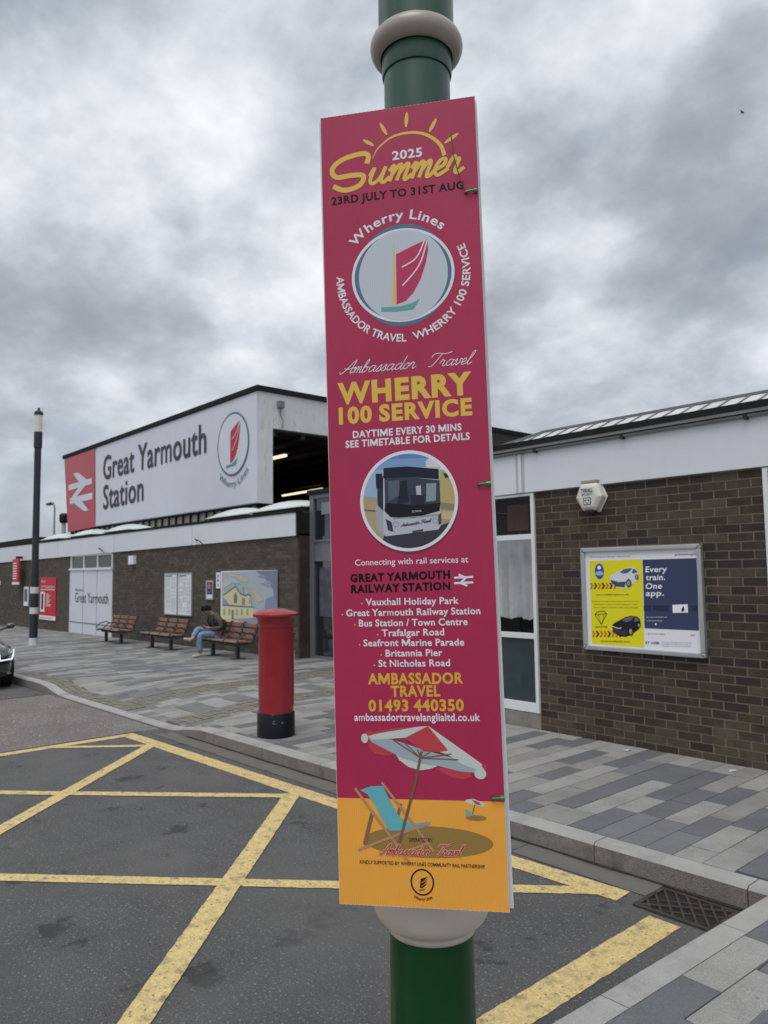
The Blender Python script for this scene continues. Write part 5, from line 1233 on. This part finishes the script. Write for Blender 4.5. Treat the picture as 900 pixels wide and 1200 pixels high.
BLU = mat('ink_slate_blue', (.075, .17, .25), .45)
# --- heading
A = B(360, 100, 3.75); p = Print(bS); 
def px(n, c_=None): a, b = A(0, 0), A(n, 0); return math.hypot(a[0]-b[0], a[1]-b[1])
tp = lambda t: .35+.65*math.sin(math.pi*min(1, .1+t*.8))
arc = [A(*a) for a in [(288, 322), (305, 285), (340, 250), (385, 222), (450, 208), (510, 213), (560, 238), (590, 270), (603, 308)]]
p.stroke(arc, px(15), YEL, 1, taper=lambda t: .2+1.1*t if t < .5 else .75+.35*(t-.5)*2)
for a, b in (((246, 240), (292, 265)), ((320, 166), (350, 218)), ((438, 118), (434, 185)), ((568, 146), (536, 206)), ((664, 211), (603, 255))):
    m_ = ((a[0]+b[0])/2, (a[1]+b[1])/2); p.stroke([A(*a), A(*m_), A(*b)], px(13), YEL, 1, taper=lambda t: .35+.8*math.sin(math.pi*t))
place(p, 'sun_drawing')
p = Print(bS); p.text('2025', A(374, 330), A(506, 312), px(38), WHT, 1, off=.028); place(p, 'lettering')
p = Print(bS)
def fat(t, x0, y0, x1, y1, xh, w, lay): script(p, t, A(x0, y0), A(x1, y1), px(xh), px(w), YEL, lay, .38)
fat('ummer', 262, 436, 672, 382, 66, 15, 2)
p.stroke([A(*a) for a in [(262, 345), (268, 308), (232, 302), (150, 330), (110, 372), (130, 405), (205, 395), (248, 400), (230, 440), (165, 462), (115, 445)]], px(21), YEL, 2)
place(p, 'script_lettering')
p = Print(bS); p.text('23RD JULY TO 31ST AUG', A(107, 528), A(690, 455), px(34), BLK, 1, off=.032); place(p, 'lettering')
# --- roundel
Hc = B(380, 260, 4.5); ctr = Hc(413, 280); rx = Hc(688, 280)[0]-ctr[0]; ry = abs(Hc(413, 12)[1]-ctr[1]); lu = lambda n: rx*n/275
p = Print(bS); p.ellipse(ctr, rx*.93, ry, BLU, 1, 72); p.ellipse(ctr, rx, ry*.915, M_fluted_white if False else WHT, 2, 72)
p.ellipse(ctr, rx*.945, ry*.86, BLU, 3, 72); p.ellipse((ctr[0]+lu(2), ctr[1]), rx*.865, ry*.885, mat('ink_pale_grey', (.56, .60, .66), .45), 4, 72)
P2 = lambda x, y: Hc(x, y)
PK = mat('ink_magenta', (.50, .024, .105), .45)
p.poly([P2(*a) for a in [(382, 437), (378, 172), (460, 130), (545, 92), (548, 150), (535, 220), (510, 300), (470, 375), (430, 418)]], PK, 5)
p.stroke([P2(*a) for a in [(530, 96), (485, 190), (410, 240)]], lu(7), WHT, 6); p.stroke([P2(*a) for a in [(543, 96), (500, 230), (412, 338)]], lu(7), WHT, 6)
p.poly([P2(*a) for a in [(360, 440), (366, 108), (369, 108), (378, 440)]], YEL, 5)
p.poly([P2(*a) for a in [(302, 475), (300, 452), (400, 446), (460, 430), (506, 405), (470, 462), (380, 474)]], mat('ink_teal', (.13, .36, .36), .45), 6)
for i in range(40):                        # flute lines showing through the pale disc
    x = ctr[0]-rx*.80+rx*1.6*i/39; hh = ry*.84*math.sqrt(max(0, 1-((x-ctr[0])/(rx*.86))**2)); p.poly([(x, ctr[1]-hh), (x+lu(1.6), ctr[1]-hh), (x+lu(1.6), ctr[1]+hh), (x, ctr[1]+hh)], mat('ink_flute_grey', (.47, .51, .57), .45), 4.5)
place(p, 'roundel')
p = Print(bS)
p.arc_text('Wherry Lines', ctr, lu(308), 144, 46, lu(52), WHT, 1, off=.02, ry=lu(305)); place(p, 'ring_lettering'); p = Print(bS)
p.arc_text('AMBASSADOR TRAVEL', ctr, lu(360), 176, 271.5, lu(42), WHT, 1, off=.02, inside=True); place(p, 'ring_lettering'); p = Print(bS); p.arc_text('WHERRY 100 SERVICE', ctr, lu(358), 278, 383, lu(42), WHT, 1, off=.02, inside=True)
place(p, 'ring_lettering')
# --- middle lines
Bc = B(360, 340, 3.75); p = Print(bS); script(p, 'Ambassador', Bc(150, 370), Bc(470, 343), px(25), px(2.7), WHT, 1, .55); place(p, 'script_lettering'); p = Print(bS); script(p, 'Travel', Bc(530, 338), Bc(715, 325), px(25), px(2.7), WHT, 1, .55); place(p, 'script_lettering')
p = Print(bS); p.text('WHERRY', Bc(136, 507), Bc(726, 459), px(93), YEL, 1, off=.05); place(p, 'lettering'); p = Print(bS); p.text('100 SERVICE', Bc(140, 592), Bc(726, 550), px(70), YEL, 1, off=.045); place(p, 'lettering')
p = Print(bS); p.text('DAYTIME EVERY 30 MINS', Bc(201, 651), Bc(679, 617), px(29), WHT, 1, off=.03); place(p, 'lettering'); p = Print(bS); p.text('SEE TIMETABLE FOR DETAILS', Bc(169, 694), Bc(715, 657), px(29), WHT, 1, off=.03); place(p, 'lettering')
# --- bus photograph in a white ring
Cc = B(370, 500, 3.75); p = Print(bS); c0 = Cc(408, 325); r0 = Cc(626, 320)[0]-c0[0]; r0y = abs(Cc(408, 104)[1]-c0[1])
p.ellipse((c0[0]+px(2), c0[1]-px(10)), r0, r0y, mat('ink_shadow_magenta', (.22, .012, .055), .5), 0.5, 64); p.ellipse(c0, r0, r0y, WHT, 1, 64)
ri = r0-px(13); riy = r0y-px(13); NC = 48; circ = [(c0[0]+ri*math.cos(2*math.pi*i/NC), c0[1]+riy*math.sin(2*math.pi*i/NC)) for i in range(NC)]
def clip(poly):
    for a, b in zip(circ, circ[1:]+circ[:1]):
        outp = []; ins = lambda q_: (b[0]-a[0])*(q_[1]-a[1])-(b[1]-a[1])*(q_[0]-a[0]) >= 0
        for s_, e_ in zip(poly, poly[1:]+poly[:1]):
            i1, i2 = ins(s_), ins(e_)
            if i1 != i2:
                d1 = (b[0]-a[0])*(s_[1]-a[1])-(b[1]-a[1])*(s_[0]-a[0]); d2 = (b[0]-a[0])*(e_[1]-a[1])-(b[1]-a[1])*(e_[0]-a[0]); t = d1/(d1-d2)
                X_ = (s_[0]+(e_[0]-s_[0])*t, s_[1]+(e_[1]-s_[1])*t)
                outp.append(X_)
            if i2: outp.append(e_)
        poly = outp
        if not poly: return []
    return poly
def bp(pts, col, lay):
    pts = [Cc(x, y) for x, y in pts]; ar = sum(a[0]*b[1]-b[0]*a[1] for a, b in zip(pts, pts[1:]+pts[:1])); pts = pts if ar > 0 else pts[::-1]
    pts = clip(pts) 
    if len(pts) > 2: p.poly(pts, ink(col), lay)
bp([(180, 80), (640, 80), (640, 560), (180, 560)], '#7d9fc8', 2); bp([(180, 200), (400, 180), (400, 330), (180, 330)], '#9bb4d0', 2.4); bp([(180, 80), (640, 80), (640, 130), (180, 150)], '#5f88bd', 2.4)
bp([(180, 318), (640, 330), (640, 560), (180, 560)], '#b39f7e', 3); bp([(180, 360), (300, 370), (300, 378), (180, 368)], '#6f675c', 3.4); bp([(180, 300), (300, 318), (300, 330), (180, 325)], '#a3a08c', 3.4)
bp([(484, 150), (510, 132), (560, 165), (640, 190), (640, 340), (484, 335)], '#d5d6d2', 3.6); bp([(535, 190), (640, 185), (640, 345), (535, 335)], '#bfa870', 4)
bp([(540, 330), (640, 345), (640, 372), (540, 360)], '#8f8468', 4.2); bp([(300, 480), (560, 430), (640, 400), (640, 560), (280, 560)], '#3b3c44', 4); bp([(552, 372), (640, 372), (640, 410), (552, 405)], '#c9b489', 4.4)
bp([(262, 335), (298, 368), (300, 482), (268, 455)], '#a8abb0', 5); bp([(270, 250), (300, 210), (300, 375), (272, 345)], '#30353f', 5.4)
bp([(297, 180), (545, 178), (548, 350), (552, 430), (540, 452), (310, 482), (297, 470)], '#b9bdc6', 6)
bp([(298, 182), (400, 175), (540, 186), (542, 232), (420, 222), (298, 228)], '#1c2336', 7); bp([(302, 228), (420, 222), (545, 236), (548, 340), (430, 352), (305, 342)], '#3a4454', 7)
bp([(305, 335), (430, 345), (548, 335), (545, 370), (430, 402), (330, 398), (303, 372)], '#14151b', 7.4)
bp([(318, 240), (365, 234), (372, 300), (320, 330)], '#56636f', 8); bp([(372, 240), (400, 236), (410, 330), (360, 340)], '#1f2733', 8.2); bp([(486, 250), (530, 248), (528, 325), (486, 330)], '#8898a0', 8); bp([(440, 262), (462, 258), (464, 300), (444, 302)], '#b3bcc0', 8.3)
bp([(415, 300), (480, 300), (478, 340), (418, 344)], '#262c38', 8.4); bp([(264, 207), (292, 207), (290, 272), (266, 270)], '#23272e', 8); bp([(560, 205), (590, 205), (590, 222), (570, 225)], '#2c2c2e', 8)
bp([(308, 405), (334, 420), (342, 462), (318, 455)], '#3a3f48', 8); bp([(538, 390), (552, 378), (552, 425), (540, 432)], '#4a4e56', 8)
bp([(425, 458), (472, 450), (472, 459), (425, 467)], '#4b4b4b', 8); bp([(340, 402), (540, 385), (540, 390), (340, 407)], '#8d929c', 8)
for wx in (352, 526): p.ellipse(Cc(wx, 428 if wx < 400 else 412), px(11), px(11), ink('#8b93a3'), 8.6, 14, hole=(px(9), px(9)))
script(p, 'Ambassador Travel', Cc(375, 440), Cc(505, 418), px(6), px(2), ink('#5a4852'), 9, .5)
p.text('SCANIA', Cc(424, 378), Cc(466, 374), px(8), ink('#c9ccd2'), 9)
place(p, 'bus_photo')
p = Print(bS); p.text('Connecting with rail services at', Cc(173, 611), Cc(670, 596), px(24), WHT, 1, off=.008); place(p, 'lettering')
p = Print(bS); p.text('GREAT YARMOUTH', Cc(153, 685), Cc(591, 668), px(33), BLK, 1, off=.05); place(p, 'lettering'); p = Print(bS); p.text('RAILWAY STATION', Cc(156, 733), Cc(592, 718), px(33), BLK, 1, off=.05); place(p, 'lettering')
p = Print(bS); LW = px(8)
p.stroke([Cc(608, 664), Cc(692, 660)], LW, WHT, 1, smooth=False); p.stroke([Cc(608, 688), Cc(692, 684)], LW, WHT, 1, smooth=False)
p.stroke([Cc(628, 650), Cc(658, 663)], LW, WHT, 2, smooth=False); p.stroke([Cc(662, 661), Cc(636, 687)], LW, WHT, 2.4, smooth=False); p.stroke([Cc(636, 687), Cc(666, 699)], LW, WHT, 3, smooth=False); place(p, 'arrow_logo')
D = B(370, 680, 3.75); p = Print(bS)
for t, xa, xb, ya_, yb_, bx in (('Vauxhall Holiday Park', 220, 629, 111, 104, 203), ('Great Yarmouth Railway Station', 134, 724, 159, 149, 117), ('Bus Station / Town Centre', 190, 668, 204, 197, 172), ('Trafalgar Road', 291, 565, 247, 242, 273),
                                ('Seafront Marine Parade', 210, 653, 291, 287, 193), ('Britannia Pier', 307, 557, 336, 333, 288), ('St Nicholas Road', 276, 591, 381, 378, 258)):
    p.text(t, D(xa, ya_), D(xb, yb_), px(27), WHT, 1, off=.022); p.ellipse(D(bx, ya_-8), px(3), px(3), YEL, 1, 10)
place(p, 'route_list')
YE2 = mat('ink_golden', (.74, .42, .035), .45); p = Print(bS)
p.text('AMBASSADOR', D(230, 458), D(649, 455), px(43), YE2, 1, off=.034); place(p, 'lettering'); p = Print(bS); p.text('TRAVEL', D(331, 513), D(548, 511), px(43), YE2, 1, off=.034); p.text('01493 440350', D(233, 577), D(652, 575), px(45), YE2, 1, off=.034); place(p, 'lettering')
p = Print(bS); p.text('ambassadortravelanglialtd.co.uk', D(170, 618), D(723, 619), px(29), WHT, 1, off=.022); place(p, 'lettering')
# --- beach drawing
Ec = B(380, 840, 3.75)
def ep(pr, pts, col, lay):
    pts = [Ec(x, y) for x, y in pts]; ar = sum(a[0]*b[1]-b[0]*a[1] for a, b in zip(pts, pts[1:]+pts[:1])); pr.poly(pts if ar > 0 else pts[::-1], mat('ink_'+col[0], col[1], .45), lay)
OFF = ('sail_white', (.58, .62, .58)); GB = ('canopy_grey', (.36, .42, .48)); CR = ('coral_red', (.52, .05, .07)); OL = ('olive_brown', (.16, .11, .055)); TAN = ('tan', (.50, .26, .14)); TQ = ('turquoise', (.13, .45, .50)); SH = ('sand_shadow', (.32, .19, .05))
p = Print(bS)
ep(p, [(190, 108), (200, 140), (225, 162), (265, 170), (305, 166), (320, 140), (260, 110)], CR, 1); ep(p, [(495, 228), (530, 252), (570, 270), (610, 274), (650, 262), (640, 235), (560, 215)], CR, 1)
ep(p, [(305, 150), (330, 190), (370, 220), (420, 235), (470, 228), (500, 215), (480, 180), (360, 150)], OFF, 2)
ep(p, [(190, 85), (300, 100), (455, 150), (600, 190), (705, 235), (670, 246), (600, 240), (500, 215), (420, 205), (340, 180), (305, 160), (240, 128), (205, 108)], GB, 3)
ep(p, [(188, 78), (205, 68), (300, 52), (458, 40), (690, 205), (708, 232), (690, 238), (610, 210), (540, 165), (400, 118), (350, 92), (290, 96), (210, 100)], OFF, 4)
ep(p, [(205, 68), (300, 50), (400, 44), (360, 52), (250, 70), (215, 78)], CR, 5); ep(p, [(353, 93), (456, 40), (545, 148), (500, 155), (440, 152), (400, 125)], CR, 5.4)
ep(p, [(180, 85), (185, 62), (210, 60), (212, 80)], CR, 4.6); p.ellipse(Ec(178, 94), px(14), px(18), mat('ink_sail_white', OFF[1], .45), 5.8, 20)
ep(p, [(690, 215), (708, 206), (716, 220), (708, 238)], CR, 4.6); p.ellipse(Ec(686, 250), px(22), px(20), mat('ink_sail_white', OFF[1], .45), 5.8, 20)
olv = mat('ink_olive_brown', OL[1], .45)
for b in ((303, 100), (335, 97), (410, 143), (430, 148), (464, 155), (560, 163), (590, 188)): p.stroke([Ec(424, 181), Ec(*b)], px(4), olv, 6.2+.1*(b[0] % 5), smooth=False)
p.stroke([Ec(428, 152), Ec(400, 290), Ec(330, 555)], px(10), olv, 7, smooth=False); place(p, 'parasol_drawing')
p = Print(bS); p.ellipse(Ec(455, 550), px(248), px(58), mat('ink_sand_shadow', SH[1], .45), 1, 48); p.ellipse(Ec(668, 445), px(38), px(10), mat('ink_sand_shadow', SH[1], .45), 1, 24); place(p, 'shadow_drawing')
p = Print(bS); tn = mat('ink_tan', TAN[1], .45)
p.stroke([Ec(213, 415), Ec(178, 562)], px(15), mat('ink_brown', (.27, .13, .07), .45), 2, smooth=False); p.stroke([Ec(337, 382), Ec(322, 440)], px(12), mat('ink_brown', (.27, .13, .07), .45), 2, smooth=False)
ep(p, [(158, 322), (205, 305), (257, 303), (290, 370), (330, 440), (385, 470), (465, 460), (470, 470), (430, 488), (375, 505), (330, 500), (285, 500), (255, 450), (222, 385), (190, 340)], TQ, 3)
for a, b, w in (((135, 313), (325, 572), 10), ((253, 288), (482, 592), 10), ((150, 584), (455, 466), 10), ((325, 600), (460, 555), 8), ((352, 618), (375, 638), 9)): p.stroke([Ec(*a), Ec(*b)], px(w), tn, 4+.1*(a[0] % 7), smooth=False)
place(p, 'deckchair_drawing')
p = Print(bS); ep(p, [(620, 365), (655, 360), (705, 380), (700, 396), (660, 388), (625, 378)], OFF, 1); ep(p, [(648, 362), (680, 375), (690, 388), (665, 384)], CR, 2); p.stroke([Ec(662, 385), Ec(652, 425)], px(3), olv, 2, smooth=False)
ep(p, [(616, 405), (632, 408), (645, 425), (660, 428), (650, 436), (630, 432)], TQ, 3); p.stroke([Ec(625, 425), Ec(622, 446)], px(3), tn, 3, smooth=False); p.stroke([Ec(622, 444), Ec(655, 432)], px(3), tn, 3, smooth=False); place(p, 'small_parasol_drawing')
p = Print(bS); p.text('OPERATED BY:', Ec(373, 547), Ec(477, 549), px(13), BLK, 6); place(p, 'lettering'); p = Print(bS); p.text('KINDLY SUPPORTED BY: WHERRY LINES COMMUNITY RAIL PARTNERSHIP', Ec(158, 644), Ec(706, 666), px(13), BLK, 6, off=.006); place(p, 'lettering')
p = Print(bS)
for lay, w, m_ in ((6, 9, mat('ink_cream', (.66, .43, .22), .45)), (9, 3.4, mat('ink_coral_red', CR[1], .45))):
    script(p, 'Ambassador', Ec(250, 604), Ec(458, 609), px(19), px(w), m_, lay, .45); script(p, 'Travel', Ec(492, 609), Ec(600, 612), px(19), px(w), m_, lay, .45)
place(p, 'script_lettering')
p = Print(bS); c_ = Ec(431, 727); p.ellipse(c_, px(45), px(49), BLK, 1, 40, hole=(px(39), px(43)))
ep(p, [(420, 752), (424, 712), (455, 702), (452, 720), (445, 742), (432, 752)], ('black_boat', (.012, .011, .014)), 1); ep(p, [(412, 760), (445, 757), (440, 762), (418, 764)], ('black_boat', (.012, .011, .014)), 1.5)
p.stroke([Ec(453, 705), Ec(440, 722), Ec(427, 728)], px(2), M_orange, 2); p.stroke([Ec(453, 708), Ec(444, 732), Ec(428, 744)], px(2), M_orange, 2)
p.arc_text('Wherry Lines', c_, px(68), 238, 304, px(13), BLK, 1, off=.02, inside=True); place(p, 'small_roundel')

# cable ties
def tie(px_, py_, lab, tail=False):
    u, v = bS.uv(px_, py_); t = thing('cable_tie', lab, 'cable tie', group='green cable ties at the banner edge')
    P_ = lambda du, dv, out: BC+Ub*(u+du)+Zb*(v+dv)+NB*out
    q = MB(); q.ellipse = None
    pts = [P_(0, 0, -.004), P_(.0, 0, .004), P_(.010, .001, .0055), P_(.0185, .001, .0035), P_(.0205, .0, -.006), P_(.017, -.001, -.020), P_(.0, 0, -.022)]
    q.tube(pts, .0022, M_tie, 8); q.build('strap', t, smooth=True)
    h = P_(.0185, .0012, .003); q = MB(); q.tube([h-Ub*.003, h+Ub*.0045], .0042, M_tie, 8); q.build('head', t, smooth=True)
    q = MB(); c3_ = P_(0, 0, .0012); q.mesh([c3_+Ub*.003*math.cos(a)+Zb*.0034*math.sin(a) for a in [2*math.pi*i/14 for i in range(14)]], [tuple(range(14))], M_black); q.build('eyelet', t)
    if tail:
        e1 = bS.uv(528, 160); e2 = bS.uv(533, 185)
        T = lambda e, o_: BC+Ub*e[0]+Zb*e[1]+NB*o_
        q = MB(); q.tube([P_(0, 0, .004), T(bS.uv(539, 210), .010), T(bS.uv(532, 186), .014), T(bS.uv(529, 160), .016)], .0011, mat('tie_tail_olive', (.05, .10, .04), .4), 6); q.build('tail', t, smooth=True)
tie(546, 226, 'top cable tie with a long loose tail, by the word AUG on the banner', True)
tie(561, 568, 'middle green cable tie, at the height of the bus photo on the banner')
tie(577, 935, 'bottom green cable tie, beside the small parasol where pink meets orange')

# bird
bd = thing('bird', 'tiny dark bird flying high in the clouds at upper right', 'bird')
d = (RT*((870-450)/F_PX)-UP*((132-600)/F_PX)+FW); bd.location = EYE+d*90
f_ = Sk(); f_.chain([((-.25, 0, 0), .03), ((0, 0, 0), .075), ((.2, 0, .02), .04)]); skin_obj('body', f_.v, f_.e, f_.r, M_black, bd, 1)
q = MB()
for sy in (-1, 1): q.mesh([(-.1, 0, .03), (.1, 0, .03), (.08, sy*.3, .14), (-.1, sy*.55, .08), (-.1, sy*.28, .12)], [(0, 1, 2, 4), (4, 2, 3)], M_black)
q.build('wings', bd)
bpy.data.objects.remove(_to)
bpy.context.view_layer.update()
